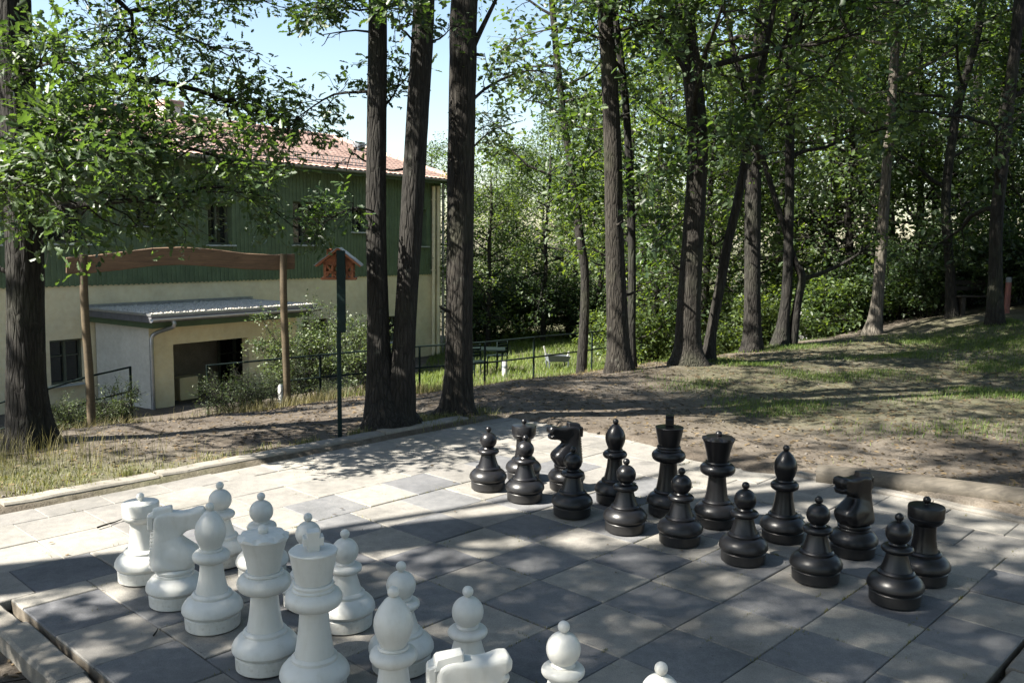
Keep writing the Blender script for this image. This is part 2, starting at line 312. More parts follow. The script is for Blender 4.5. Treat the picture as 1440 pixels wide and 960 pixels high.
class MB:
    def __init__(s): s.v = []; s.f = []
    def add(s, V, F):
        k = len(s.v); s.v += [tuple(map(float, p)) for p in V]; s.f += [tuple(i+k for i in f) for f in F]; return s
    def box(s, x0, x1, y0, y1, z0, z1, M=None, ch=0):
        V = [(x, y, z) for z in (z0, z1) for y in (y0, y1) for x in (x0, x1)]
        if M is not None: V = [tuple(M @ Vector(p)) for p in V]
        return s.add(V, [(0, 2, 3, 1), (4, 5, 7, 6), (0, 1, 5, 4), (2, 6, 7, 3), (0, 4, 6, 2), (1, 3, 7, 5)])
    def bar(s, p, q, w, d=None, up=(0, 0, 1)):
        p, q = Vector(p), Vector(q); d = d or w; t = (q-p).normalized(); up = Vector(up)
        if abs(t.dot(up)) > .98: up = Vector((0, 1, 0))
        a = t.cross(up).normalized(); b = a.cross(t)
        V = [c+a*i*w/2+b*j*d/2 for c in (p, q) for (i, j) in ((-1, -1), (1, -1), (1, 1), (-1, 1))]
        return s.add(V, [(3, 2, 1, 0), (4, 5, 6, 7), (0, 1, 5, 4), (1, 2, 6, 5), (2, 3, 7, 6), (3, 0, 4, 7)])
    def tube(s, pts, rad, n=8, cap=True):
        V, F = tube(np.array(pts, float), rad, n); 
        k = len(pts)
        if cap: F = [tuple(f) for f in F]+[tuple(range(n))[::-1], tuple((k-1)*n+i for i in range(n))]
        return s.add(V, F)
    def lathe(s, prof, n=40, c=(0, 0)):
        prof = [p for p in prof]; V = []; F = []; idx = []
        for r, z in prof:
            if r < 1e-6: idx.append([len(V)]*n); V.append((c[0], c[1], z))
            else:
                idx.append(list(range(len(V), len(V)+n))); V += [(c[0]+r*math.cos(2*math.pi*i/n), c[1]+r*math.sin(2*math.pi*i/n), z) for i in range(n)]
        for a, b in zip(idx[:-1], idx[1:]):
            for i in range(n):
                j = (i+1) % n; q = [a[i], a[j], b[j], b[i]]; q2 = []
                for e in q:
                    if e not in q2: q2.append(e)
                if len(q2) > 2: F.append(tuple(q2))
        return s.add(V, F)
    def mesh(s, name, material, smooth=False, sharp=None, bevel=None):
        me = bpy.data.meshes.new(name); me.from_pydata(s.v, [], s.f)
        if bevel:
            bm = bmesh.new(); bm.from_mesh(me); bmesh.ops.bevel(bm, geom=[e for e in bm.edges if e.is_manifold and e.calc_face_angle(0) > .5], offset=bevel, segments=1, affect='EDGES', clamp_overlap=True); bm.to_mesh(me); bm.free()
        me.materials.append(material)
        if smooth:
            me.polygons.foreach_set('use_smooth', np.ones(len(me.polygons), bool))
            me.set_sharp_from_angle(angle=math.radians(sharp or 35))
        me.update(); return me
    def build(s, name, material, parent=None, loc=None, smooth=False, sharp=None, bevel=None, rot=None):
        return link(name, s.mesh(name, material, smooth, sharp, bevel), parent, loc, rot)

def frames(P):
    P = np.asarray(P, float); Tn = np.gradient(P, axis=0); Tn /= np.linalg.norm(Tn, axis=1)[:, None]+1e-9
    ref = np.array([1., 0, 0]) if abs(Tn[0][0]) < .8 else np.array([0, 1., 0])
    A = []; a = ref
    for t in Tn:
        a = a-t*(a@t); a /= np.linalg.norm(a)+1e-9; A.append(a)
    A = np.array(A); return Tn, A, np.cross(Tn, A)
def tube(P, R, n=6):
    P = np.asarray(P, float); R = np.broadcast_to(np.asarray(R, float), (len(P),)); _, A, B = frames(P)
    th = np.linspace(0, 2*np.pi, n, endpoint=False)
    V = P[:, None]+R[:, None, None]*(A[:, None]*np.cos(th)[None, :, None]+B[:, None]*np.sin(th)[None, :, None])
    return V.reshape(-1, 3), tubefaces(len(P), n)
_tf = {}
def tubefaces(k, n):
    if (k, n) not in _tf:
        i = np.arange(k-1)[:, None]*n; j = np.arange(n)[None]; j2 = (j+1) % n
        _tf[(k, n)] = np.stack([i+j, i+j2, i+n+j2, i+n+j], -1).reshape(-1, 4)
    return _tf[(k, n)]
def spline(P, step):
    P = np.asarray(P, float); Q = np.vstack([2*P[0]-P[1], P, 2*P[-1]-P[-2]]); out = []
    for i in range(1, len(Q)-2):
        L = np.linalg.norm(Q[i+1][:3]-Q[i][:3]); k = max(2, int(L/step)); t = np.linspace(0, 1, k, endpoint=False)[:, None]
        a, b, c, d = Q[i-1], Q[i], Q[i+1], Q[i+2]
        out.append(.5*(2*b+(c-a)*t+(2*a-5*b+4*c-d)*t*t+(3*b-a-3*c+d)*t**3))
    out.append(P[-1:]); return np.vstack(out)

# ------------------------------------------------------------------ ground
def axis(lo, hi, f0, f1, fine, grow):
    a = list(np.arange(f0, f1+1e-6, fine)); s = fine
    while a[-1] < hi: s *= grow; a.append(a[-1]+s)
    s = fine
    while a[0] > lo: s *= grow; a.insert(0, a[0]-s)
    return np.array(a)
xs = axis(-900, 900, -5.5, 6.5, .085, 1.09); ys = axis(-400, 1500, 1.6, 11.0, .085, 1.07)
GX, GY = np.meshgrid(xs, ys); GZ = hgt(GX, GY)
nx, ny = len(xs), len(ys)
idx = (np.arange(ny-1)[:, None]*nx+np.arange(nx-1)[None]); gf = np.stack([idx, idx+1, idx+nx+1, idx+nx], -1).reshape(-1, 4)
gme = npmesh('ground', np.stack([GX, GY, GZ], -1).reshape(-1, 3), gf, M_EARTH, True)
def grassy(X, Y):
    u, v = w2b(X, Y); s = (X+3.1)*-.72+(Y-5.32)*.70
    right = sst(1.3, 3.0, X)*sst(7.4, 9.0, Y)*sst(1.6, .6, s)*.75
    lawn = sst(6.5, 9, s)*sst(-2.5, -.5, X)
    leftk = np.exp(-(((X+3.6)/1.5)**2+((Y-6.2)/.55)**2))*1.2
    far = sst(30, 60, np.hypot(X, Y))
    return np.clip(right+lawn+leftk+far, 0, 1.2)
av = gme.attributes.new('grassy', 'FLOAT', 'POINT'); av.data.foreach_set('value', grassy(GX, GY).ravel().astype(np.float32))
tag(link('ground', gme), 'trodden brown earth and sparse grass under the trees', kind='structure')

# ------------------------------------------------------------------ paving
def slab_mesh(w, d, mt, h=.05):
    c = .004; b = MB(); w2, d2 = w/2, d/2
    V = [(-w2, -d2, -h), (w2, -d2, -h), (w2, d2, -h), (-w2, d2, -h), (-w2, -d2, -c), (w2, -d2, -c), (w2, d2, -c), (-w2, d2, -c), (-w2+c, -d2+c, 0), (w2-c, -d2+c, 0), (w2-c, d2-c, 0), (-w2+c, d2-c, 0)]
    F = [(3, 2, 1, 0)]+[(i, (i+1) % 4, 4+(i+1) % 4, 4+i) for i in range(4)]+[(4+i, 4+(i+1) % 4, 8+(i+1) % 4, 8+i) for i in range(4)]+[(8, 9, 10, 11)]
    return b.add(V, F).mesh('slab', mt)
_sm = {}
paving = empty('paving', (*b2w(4, 4), 0), BROT)
tag(paving, 'concrete slab terrace laid out as a chess board with border', kind='structure')
bed = MB()
def bedbox(u0, u1, v0, v1, dz): bed.box((u0-4)*T, (u1-4)*T, (v0-4)*T, (v1-4)*T, -.07, -.011-dz)
bedbox(PU0, PU1, PV0, PV1, 0); bedbox(PU0, -1.0, -4.2, PV0, .0)
bed.build('bedding', M_SAND, paving)
def slab(u0, u1, v0, v1, dark):
    w, d = round((u1-u0)*T-.0035, 4), round((v1-v0)*T-.0035, 4)
    if w < .03 or d < .03: return
    k = (w, d, dark)
    if k not in _sm: _sm[k] = slab_mesh(w, d, M_SLAB_D if dark else M_SLAB_L)
    link('slab', _sm[k], paving, (((u0+u1)/2-4)*T+random.gauss(0, .0012), ((v0+v1)/2-4)*T+random.gauss(0, .0012), random.uniform(-.005, .0015)), (random.gauss(0, .0035), random.gauss(0, .0035), random.gauss(0, .005)))
for i in range(8):
    for j in range(8): slab(i, i+1, j, j+1, (i+j) % 2 == 1)
def strip(fixed0, fixed1, lo, hi, off, along, first_dark, plain=False):
    p = lo; k = 0; nxt = math.floor(lo-off)+1+off
    while p < hi-1e-6:
        q = min(nxt, hi); dk = (not plain) and ((k % 2 == 0) == first_dark)
        if q-p < .12 and q < hi: nxt += 1; q = min(nxt, hi)
        if along == 'v': slab(fixed0, fixed1, p, q, dk)
        else: slab(p, q, fixed0, fixed1, dk)
        p = q; nxt = q+1; k += 1
# ring round the board (set off by part of a slab, as laid)
strip(-1, 0, -4.2, 9.2, .42, 'v', True)
strip(8, PU1, PV0, 9.2, .55, 'v', False)
strip(PV0, 0, 0, 8, .38, 'u', False)
strip(8, 9.2, 0, 8, .0, 'u', True)
# plain rows
strip(-2, -1, -4.2, 9.2, .1, 'v', False, True); strip(-3, -2, -4.2, 9.2, .1, 'v', False, True); strip(PU0, -3, -4.2, 9.2, .6, 'v', False, True)
strip(9.2, 10.2, PU0, PU1, .3, 'u', False, True); strip(10.2, 11.2, PU0, PU1, .7, 'u', False, True); strip(11.2, PV1, PU0, PU1, .2, 'u', False, True)

# kerbs
kerb = tag(empty('kerb', (*b2w(4, 4), 0), BROT), 'low concrete kerb stones edging the slab terrace', kind='structure')
def kstone(L, w, h, seed):
    b = MB(); rr = random.Random(seed); n = 6; V = []; 
    for i in range(n+1):
        x = -L/2+L*i/n; j = rr.uniform(-.004, .004); k = rr.uniform(-.004, .003)
        V += [(x, -w/2+j, -.10), (x, -w/2+j, h-.012+k), (x, -w/2+.014+j, h+k), (x, w/2-.014+j, h+k), (x, w/2+j, h-.014+k), (x, w/2+j, -.10)]
    F = [(i*6+a, i*6+a+1, i*6+a+7, i*6+a+6) for i in range(n) for a in range(5)]+[(5, 4, 3, 2, 1, 0), tuple(n*6+a for a in range(6))]
    return b.add(V, F).mesh('kerb_stone', M_KERB, True, 40)
_ks = [kstone(.985, .15, .048, k) for k in range(4)]; _kn = [kstone(.66, .135, .0, k) for k in range(4)]; _kf = [kstone(.985, .10, .012, k) for k in range(3)]
def kline(p, q, meshes, L, dz=0.0, jit=.004):
    a = np.array([(p[0]-4)*T, (p[1]-4)*T]); b = np.array([(q[0]-4)*T, (q[1]-4)*T]); D = b-a; n = int(np.linalg.norm(D)/L); h = math.atan2(D[1], D[0]); D = D/np.linalg.norm(D)
    for i in range(n):
        c = a+D*(i+.5)*L
        link('kerb_stone', random.choice(meshes), kerb, (c[0]+random.gauss(0, jit), c[1]+random.gauss(0, jit), dz+random.gauss(0, jit*.5)), (random.gauss(0, .01), random.gauss(0, .003), h+random.gauss(0, .006)))
kline((PU0-.22, .22), (PU0-.22, PV1+.3), _ks, 1.0)
kline((PU0, PV1+.14), (1.6, PV1+.14), _kf, 1.0)
kline((3.9, PV1-.2), (PU1+1.3, PV1-.45), _kf, 1.0, .01)
kline((-1.0, PV0-.21), (PU1, PV0-.21), _kn, .67, -.014, .008)
kline((PU1+.22, PV0-.2), (PU1+.22, PV1), _kn, .67, -.008, .006)

# ------------------------------------------------------------------ chess pieces
FOOT = [(0, 0), (.108, 0), (.116, .006), (.118, .056), (.113, .062)]
def base_prof(top_r): return [(0, .058), (.110, .060), (.113, .066), (.124, .069), (.130, .080), (.129, .094), (.122, .110), (.108, .126), (.094, .136), (.086, .140), (.086, .150), (.080, .157), (top_r+.006, .160), (0, .160)]
def ball(r, z0, n=12, lo=-90, hi=90):
    return [(max(0, r*math.cos(math.radians(a))), z0+r*math.sin(math.radians(a))) for a in np.linspace(lo, hi, n)]
def knobp(z0, r=.0205): return [(0, z0-.008), (.0125, z0-.008), (.0105, z0+.004), (.013, z0+.009)]+[(x, z) for x, z in ball(r, z0+.022, 10, -55, 90)]
def torus_prof(z, hh, R, rin): 
    return [(0, z-hh), (rin, z-hh)]+[(rin+(R-rin)*math.cos(math.radians(a)), z+hh*math.sin(math.radians(a))) for a in np.linspace(-75, 75, 11)]+[(rin, z+hh), (0, z+hh)]
def parts(kind):
    P = [('base', [FOOT+[(0, .062)], base_prof(.07)])]
    if kind == 'pawn':
        P += [('stem', [[(0, .155), (.073, .157), (.066, .175), (.058, .20), (.051, .225), (.048, .243), (0, .244)]]), ('collar', [torus_prof(.262, .020, .074, .045)]),
              ('head', [[(0, .278), (.040, .279), (.042, .284)]+ball(.0585, .338, 16, -52, 90)]), ('finial', [knobp(.393)])]
    if kind == 'rook':
        P += [('stem', [[(0, .155), (.068, .157), (.062, .18), (.056, .22), (.053, .27), (.054, .30), (0, .301)]]),
              ('turret', [[(0, .292), (.056, .293), (.074, .304), (.084, .320), (.0855, .330), (.083, .333), (.087, .336), (.088, .385), (.085, .392), (.078, .394), (0, .400)]]), ('finial', [knobp(.399, .019)])]
    if kind == 'bishop':
        P += [('stem', [[(0, .155), (.070, .157), (.062, .19), (.054, .23), (.049, .27), (.048, .295), (0, .296)]]), ('collar', [torus_prof(.318, .026, .080, .05), [(0, .34), (.05, .34), (.053, .347), (.05, .354), (.0, .354)]]),
              ('head', [[(0, .350), (.045, .350), (.046, .360), (.055, .380), (.063, .403), (.0665, .425), (.065, .443), (.060, .460), (.051, .478), (.039, .496), (.026, .511), (.015, .520), (0, .523)]]), ('finial', [knobp(.514, .0195)])]
    if kind == 'queen':
        P += [('stem', [[(0, .155), (.073, .157), (.065, .19), (.058, .24), (.053, .29), (.052, .315), (0, .316)]]), ('collar', [torus_prof(.346, .036, .106, .066), [(0, .378), (.072, .378), (.076, .386), (.072, .394), (0, .395)]]),
              ('finial', [knobp(.536, .021)])]
    if kind == 'king':
        P += [('stem', [[(0, .155), (.074, .157), (.066, .20), (.058, .26), (.054, .31), (.053, .340), (0, .341)]]), ('collar', [torus_prof(.374, .036, .106, .066), [(0, .405), (.078, .405), (.080, .413), (.074, .419), (.074, .423), (.076, .429), (.072, .436), (0, .437)]]),
              ('crown', [[(0, .432), (.064, .433), (.068, .45), (.078, .50), (.087, .545), (.089, .553), (.086, .557), (0, .560)]])]
    return P
def queen_crown(mt):
    n = 64; V = []; F = []; prof = [(.062, .392), (.065, .41), (.075, .46), (.087, .505), (.0985, .528)]
    for r, z in prof: V += [(r*math.cos(2*math.pi*i/n), r*math.sin(2*math.pi*i/n), z) for i in range(n)]
    k = len(prof)
    sc = [abs(math.sin(8*math.pi*i/n)) for i in range(n)]
    V += [((.0985-.014*(1-sc[i])*.4)*math.cos(2*math.pi*i/n), (.0985-.014*(1-sc[i])*.4)*math.sin(2*math.pi*i/n), .528+.012*sc[i]) for i in range(n)]
    V += [(.078*math.cos(2*math.pi*i/n), .078*math.sin(2*math.pi*i/n), .545) for i in range(n)]
    V += [(0, 0, .546), (0, 0, .392)]
    for j in range(k+1):
        for i in range(n): F.append((j*n+i, j*n+(i+1) % n, (j+1)*n+(i+1) % n, (j+1)*n+i))
    c = len(V)-2
    for i in range(n): F.append(((k+1)*n+i, (k+1)*n+(i+1) % n, c)); F.append((c+1, (i+1) % n, i))
    return MB().add(V, F).mesh('crown', mt, True, 22)
def king_cross(mt):
    b = MB()
    O = [(-.020, 0), (.020, 0), (.023, .018), (.022, .026), (.037, .024), (.038, .058), (.022, .055), (.025, .078), (-.025, .078), (-.022, .055), (-.038, .058), (-.037, .024), (-.022, .026), (-.023, .018)]
    V = [(x, y, .553+z) for y in (-.026, .026) for x, z in O]; n = len(O)
    return b.add(V, [tuple(range(n)), tuple(range(2*n-1, n-1, -1))]+[(i, n+i, n+(i+1) % n, (i+1) % n) for i in range(n)]).mesh('cross', mt, bevel=.003)
def horse(mt):
    # side outline (forward x, up z), half width per point; three layers each side give the carved planes
    O = [(-.098, .172, .072), (-.104, .20, .076), (-.100, .25, .064), (-.094, .30, .052), (-.090, .345, .046), (-.088, .375, .044), (-.088, .405, .042), (-.080, .428, .040), (-.060, .440, .038), (-.030, .444, .038), (.004, .440, .042), (.040, .434, .041), (.076, .438, .042), (.108, .449, .045), (.134, .448, .045), (.147, .428, .045),
         (.145, .404, .045), (.122, .392, .042), (.140, .380, .044), (.134, .358, .042), (.094, .356, .040), (.058, .346, .040), (.034, .326, .044), (.046, .308, .050), (.074, .284, .060), (.100, .262, .068), (.112, .240, .072), (.106, .215, .076), (.090, .190, .074), (.078, .172, .072)]
    cx, cz = -.02, .30
    def inset(x, z, k):
        # pull towards the neck's spine
        sx = np.interp(z, [.17, .25, .33, .40, .45], [-.005, 0, -.025, -.015, -.01]); sxx = sx if z < .36 else min(max(x, -.05), .10)
        szz = np.clip(z, .19, .41)
        return x+(sxx-x)*k, z+(szz-z)*k
    V = []; n = len(O)
    for side in (-1, 1):
        for k, wv in ((0, .55), (.16, .86), (.42, 1.0)):
            for x, z, w in O:
                a, c = inset(x, z, k); V.append((a, side*w*wv, c))
    F = []
    for s in (0, 1):
        o = s*3*n
        for L in (0, 1):
            for i in range(n):
                q = (o+L*n+i, o+L*n+(i+1) % n, o+(L+1)*n+(i+1) % n, o+(L+1)*n+i); F.append(q if s else q[::-1])
        F.append(tuple(o+2*n+i for i in (range(n) if s else range(n-1, -1, -1))))
    for i in range(n): F.append((i, (i+1) % n, 3*n+(i+1) % n, 3*n+i))
    bmx = MB().add(V, F)
    me = bmx.mesh('horse_body', mt)
    bm = bmesh.new(); bm.from_mesh(me); bmesh.ops.triangulate(bm, faces=[f for f in bm.faces if len(f.verts) > 4]); bmesh.ops.recalc_face_normals(bm, faces=bm.faces); bm.to_mesh(me); bm.free()
    tmp = bpy.data.objects.new('tmp', me); C.objects.link(tmp); cr = me.attributes.new('crease_edge', 'FLOAT', 'EDGE'); cr.data.foreach_set('value', np.full(len(me.edges), .42, np.float32)); md = tmp.modifiers.new('s', 'SUBSURF'); md.levels = 2; md.render_levels = 2
    me2 = bpy.data.meshes.new_from_object(tmp.evaluated_get(bpy.context.evaluated_depsgraph_get())); bpy.data.objects.remove(tmp); me2.name = 'horse_head'
    me2.polygons.foreach_set('use_smooth', np.ones(len(me2.polygons), bool)); me2.set_sharp_from_angle(angle=math.radians(38))
    return me2
def horse_bits(mt):
    mane = MB()
    for i in range(11):
        z = .195+i*.0175; x = float(np.interp(z, [.19, .30, .38], [-.100, -.093, -.088])); w = float(np.interp(z, [.19, .38], [.055, .036]))
        mane.add([(x+.012, -w, z-.006), (x-.012, -w*.55, z-.010), (x-.012, w*.55, z-.010), (x+.012, w, z-.006), (x+.012, -w, z+.008), (x-.006, -w*.55, z+.006), (x-.006, w*.55, z+.006), (x+.012, w, z+.008)], [(3, 2, 1, 0), (4, 5, 6, 7), (0, 1, 5, 4), (1, 2, 6, 5), (2, 3, 7, 6), (3, 0, 4, 7)])
    lock = MB()
    lock.add([(-.098, -.036, .415), (.000, -.030, .425), (.000, .030, .425), (-.098, .036, .415), (-.086, -.026, .456), (-.002, -.020, .468), (-.002, .020, .468), (-.086, .026, .456)], [(3, 2, 1, 0), (4, 5, 6, 7), (0, 1, 5, 4), (1, 2, 6, 5), (2, 3, 7, 6), (3, 0, 4, 7)])
    lock.add([(-.112, -.024, .36), (-.084, -.030, .36), (-.084, .030, .36), (-.112, .024, .36), (-.112, -.026, .428), (-.084, -.034, .44), (-.084, .034, .44), (-.112, .026, .428)], [(3, 2, 1, 0), (4, 5, 6, 7), (0, 1, 5, 4), (1, 2, 6, 5), (2, 3, 7, 6), (3, 0, 4, 7)])
    eyes = []
    for s in (-1, 1):
        eye = MB()
        e = [(x*.9, z) for x, z in ball(.0085, 0, 7)]
        b = MB().lathe(e, 12); eye.add([(v[0]+.030, v[1]*.6+s*.037, v[2]+.414) for v in b.v], b.f); eyes.append(('eye', eye.mesh('eye', mt, True)))
    ring = MB().lathe([(0, .150), (.082, .152), (.088, .160), (.088, .168), (.080, .176), (0, .177)], 36)
    return [('mane', mane.mesh('mane', mt, bevel=.002)), ('forelock', lock.mesh('forelock', mt, bevel=.006)), *eyes, ('neck_ring', ring.mesh('neck_ring', mt, True, 30))]
PM = {}
for colr, mt in (('white', M_WHITE), ('black', M_BLACK)):
    for kind in ('pawn', 'rook', 'bishop', 'queen', 'king', 'knight'):
        L = []
        for nm, profs in parts(kind):
            b = MB()
            for pr in profs: b.lathe(pr, 44)
            L.append((nm, b.mesh(nm, mt, True, 32)))
        if kind == 'queen': L.append(('crown', queen_crown(mt)))
        if kind == 'king': L.append(('cross', king_cross(mt)))
        if kind == 'knight': L = L[:1]+[('horse_head', horse(mt))]+horse_bits(mt)
        PM[(colr, kind)] = L
PH = dict(pawn=.434, rook=.44, knight=.466, bishop=.555, queen=.579, king=.631)
VROT = BROT+math.pi/2
def piece(colr, kind, x, y, label, rot=None):
    X, Y = gz(x, y, PH[kind]); rz = (VROT if colr == 'white' else VROT+math.pi) if rot is None else rot
    o = empty(colr+'_'+kind, (X, Y, .0025), rz+(random.uniform(-.1, .1) if rot is None else 0)); tag(o, label, 'chess piece', colr+' chess pieces')
    for nm, me in PM[(colr, kind)]: link(nm, me, o)
    return o
piece('white', 'rook', 197, 693, 'white rook with flat round turret in the corner behind the white knight')
piece('white', 'knight', 243, 711, 'white knight standing between the white rook and a white bishop', VROT-.5)
piece('white', 'bishop', 295, 707, 'white bishop standing between the white knight and the white queen')
piece('white', 'queen', 370, 738, 'white queen with flared crown and ball, beside the white king')
piece('white', 'king', 440, 746, 'tall white king with a cross on its crown', VROT-.5)
piece('white', 'bishop', 553, 825, 'white bishop standing between the white king and a white knight')
piece('white', 'knight', 652, 914, 'white knight in front of a sunlit white pawn, only its head showing', VROT-.6)
wpl = ['white pawn with sunlit head, nearest to the white rook', 'white pawn partly hidden behind the white queen', 'white pawn half hidden behind the cross of the white king', 'white pawn standing alone in shade to the right of the white king',
       'sunlit white pawn directly behind the white bishop next to the king', 'sunlit white pawn behind the white knight head, casting a shadow on the slabs', 'white pawn with shaded head between knight head and the last pawn', 'white pawn of which only the top of the head shows']
for (x, y), lb in zip([(309, 678), (367, 693), (433, 722), (485, 745), (564, 790), (658, 825), (793, 874), (930, 932)], wpl): piece('white', 'pawn', x, y, lb)
for k, x, y, lb, r in [('rook', 737, 589, 'sunlit black rook behind the second sunlit black pawn', None), ('knight', 798, 594, 'black knight standing between the sunlit black rook and a black bishop', VROT+math.pi-.45), ('bishop', 866, 589, 'black bishop with sunlit pointed head beside the black king', None),
                    ('king', 942, 584, 'tall black king with a cross on its crown', VROT+.6), ('queen', 1011, 606, 'black queen with wide flared crown and small ball', None), ('bishop', 1106, 626, 'shaded black bishop beside the black queen', None),
                    ('knight', 1205, 663, 'black knight turned towards the white side, beside the shaded black rook', VROT+math.pi-.35), ('rook', 1304, 698, 'shaded black rook at the kerb end of its row', None)]: piece('black', k, x, y, lb, r)
bpl = ['sunlit black pawn standing apart at the far edge of the board', 'sunlit black pawn in front of the sunlit black rook', 'black pawn in front of the black knight at the edge of the sunlight', 'black pawn in front of the black bishop beside the king', 'black pawn in front of the black king', 'black pawn in front of the black queen', 'black pawn in front of the shaded black bishop', 'black pawn in front of the shaded black rook']
for (x, y), lb in zip([(687, 600), (739, 612), (806, 628), (881, 645), (959, 658), (1049, 678), (1152, 698), (1265, 722)], bpl): piece('black', 'pawn', x, y, lb)

# ------------------------------------------------------------------ timber log behind the board
def rough_tube(P, R, n, amp, seed, kx=5, FL=None):
    P = np.asarray(P, float); R = np.asarray(R, float); _, A, B = frames(P); rg = np.random.default_rng(seed)
    th = np.linspace(0, 2*np.pi, n, endpoint=False); s = np.concatenate([[0], np.cumsum(np.linalg.norm(np.diff(P, axis=0), axis=1))])
    ph = rg.uniform(0, 6.28, 6)
    TH, SS = np.meshgrid(th, s)
    a1 = np.sin(TH+ph[4])*2.2+np.sin(2*TH+ph[5]+.8*SS)*1.4
    d = 1+amp*(np.sin(kx*TH+ph[0]+a1+1.6*np.sin(1.1*SS+ph[1])+.8*np.sin(4.3*SS+TH))*.34+np.sin(2*TH+.9*SS+ph[2])*.4+np.sin(3*TH-1.3*SS+ph[3])*.3+np.sin((kx+6)*TH+ph[3]+1.7*a1+2*np.sin(2.3*SS))*.26)+amp*.16*np.random.default_rng(seed).normal(0, 1, TH.shape)
    if FL is not None: d = d+FL[:, None]*(.15+.85*np.maximum(0, np.sin(2.5*TH+ph[0]))**2*(.6+.4*np.sin(TH+ph[2]))+.5*np.maximum(0, np.sin(1.5*TH+ph[3]))**3)
    RR = R[:, None]*d
    V = P[:, None]+RR[..., None]*(A[:, None]*np.cos(TH)[..., None]+B[:, None]*np.sin(TH)[..., None])
    return V.reshape(-1, 3), tubefaces(len(P), n)
pa = np.array([*gz(1150, 662, .06), .03]); pb = np.array([*gz(1440, 697, .06), .03]); pc = pb+(pb-pa)*.55
lp = spline([pa, (pa+pb)/2+np.array([.015, -.01, .005]), pb, pc], .08)
V, F = rough_tube(lp, np.full(len(lp), .083), 22, .045, 5)
n = 22; k = len(lp)
log_me = MB().add(V, [tuple(f) for f in F]+[tuple(range(n))[::-1], tuple((k-1)*n+i for i in range(n))]).mesh('timber_log', M_LOG, True, 50)
tag(link('timber_log', log_me), 'weathered round timber log lying along the kerb behind the shaded black knight', 'log')

# ------------------------------------------------------------------ building
FT = math.radians(54.5)                      # heading of the facade
tx, ty = math.cos(FT), math.sin(FT)
_p = at(430, 391, 28.6); FO = np.array([_p[0], _p[1]])
def fpx(x, y, off=0.0):
    """pixel -> (along, z) on the vertical plane 'off' metres inside the facade"""
    d = ray(x, y); o = FO+np.array([-ty, tx])*off; nrm = np.array([ty, -tx])
    t = (o@nrm)/(d[:2]@nrm); p = d*t; return float((p[:2]-o)@np.array([tx, ty])), float(p[2]+HCAM)
def fwd(a, b): return FO[0]+tx*a-ty*b, FO[1]+ty*a+tx*b          # local -> world xy (b inward)
A0, A1 = -26.0, fpx(619, 300)[0]
ZE = fpx(430, 240)[1]; ZG = fpx(430, 391)[1]; ZB = -3.4
bld = empty('green_clad_building', (FO[0], FO[1], 0), FT)
tag(bld, 'two-storey building with green boarded upper floor, cream ground floor and red tiled roof', 'building')
up = [(fpx(412, 0)[0], fpx(450, 0)[0], 'w')]
def win_px(x0, x1, y0, y1):
    xm = (x0+x1)/2
    return fpx(x0, 300)[0], fpx(x1, 300)[0], fpx(xm, y1)[1], fpx(xm, y0)[1]
UPW = [win_px(-52, -6, 281, 343), win_px(66, 121, 283, 342), win_px(191, 219, 284, 317), win_px(292, 326, 285, 344), win_px(412, 450, 284, 344), win_px(495, 516, 293, 326), win_px(577, 600, 294, 346)]
GRW = [win_px(62, 111, 478, 541), win_px(424, 460, 449, 502), win_px(545, 566, 444, 480)]
def holed(x0, x1, z0, z1, holes, y, depth, mb, rev):
    hs = [h for h in holes if h[0] < x1 and h[1] > x0]
    X = sorted({x0, x1, *[h[0] for h in hs], *[h[1] for h in hs]}); Z = sorted({z0, z1, *[h[2] for h in hs], *[h[3] for h in hs]})
    for a, b in zip(X[:-1], X[1:]):
        for c, d in zip(Z[:-1], Z[1:]):
            if not any(h[0] <= (a+b)/2 <= h[1] and h[2] <= (c+d)/2 <= h[3] for h in hs): mb.add([(a, y, c), (b, y, c), (b, y, d), (a, y, d)], [(0, 1, 2, 3)])
    for a, b, c, d in hs:
        rev.add([(a, y, c), (b, y, c), (b, y, d), (a, y, d), (a, y+depth, c), (b, y+depth, c), (b, y+depth, d), (a, y+depth, d)], [(0, 4, 5, 1), (1, 5, 6, 2), (2, 6, 7, 3), (3, 7, 4, 0)])
BD = 10.0
w1 = MB(); r1 = MB(); holed(A0, A1, ZB, ZG, GRW, 0.03, .25, w1, w1)
w1.add([(A1, .03, ZB), (A1, BD, ZB), (A1, BD, ZG), (A1, .03, ZG)], [(0, 1, 2, 3)]); w1.add([(A0, BD, ZB), (A1, BD, ZB), (A1, BD, ZE), (A0, BD, ZE)], [(3, 2, 1, 0)]); w1.add([(A0, .03, ZB), (A0, BD, ZB), (A0, BD, ZE), (A0, .03, ZE)], [(3, 2, 1, 0)])
w1.build('wall', M_CREAM, bld)
w2 = MB(); holed(A0-.02, A1+.03, ZG, ZE+.25, UPW, 0.0, .30, w2, w2)
w2.add([(A1+.03, 0, ZG), (A1+.03, BD, ZG), (A1+.03, BD, ZE+.25), (A1+.03, 0, ZE+.25)], [(0, 1, 2, 3)]); w2.add([(A0, 0, ZG), (A1+.03, 0, ZG), (A1+.03, .05, ZG), (A0, .05, ZG)], [(3, 2, 1, 0)])
w2.build('upper_wall', M_GREEN, bld)
bt = MB(); a = A0
while a < A1:
    cuts = [(ZG-.02, ZE+.2)]
    for h in UPW:
        if h[0]-.05 < a < h[1]+.05: cuts = [(ZG-.02, h[2]-.08), (h[3]+.03, ZE+.2)]
    for z0, z1 in cuts: bt.box(a, a+.045, -.022, -.001, z0, z1)
    a += .145
tag(bt.build('cladding_batten', M_GREEN, bld), kind='stuff')
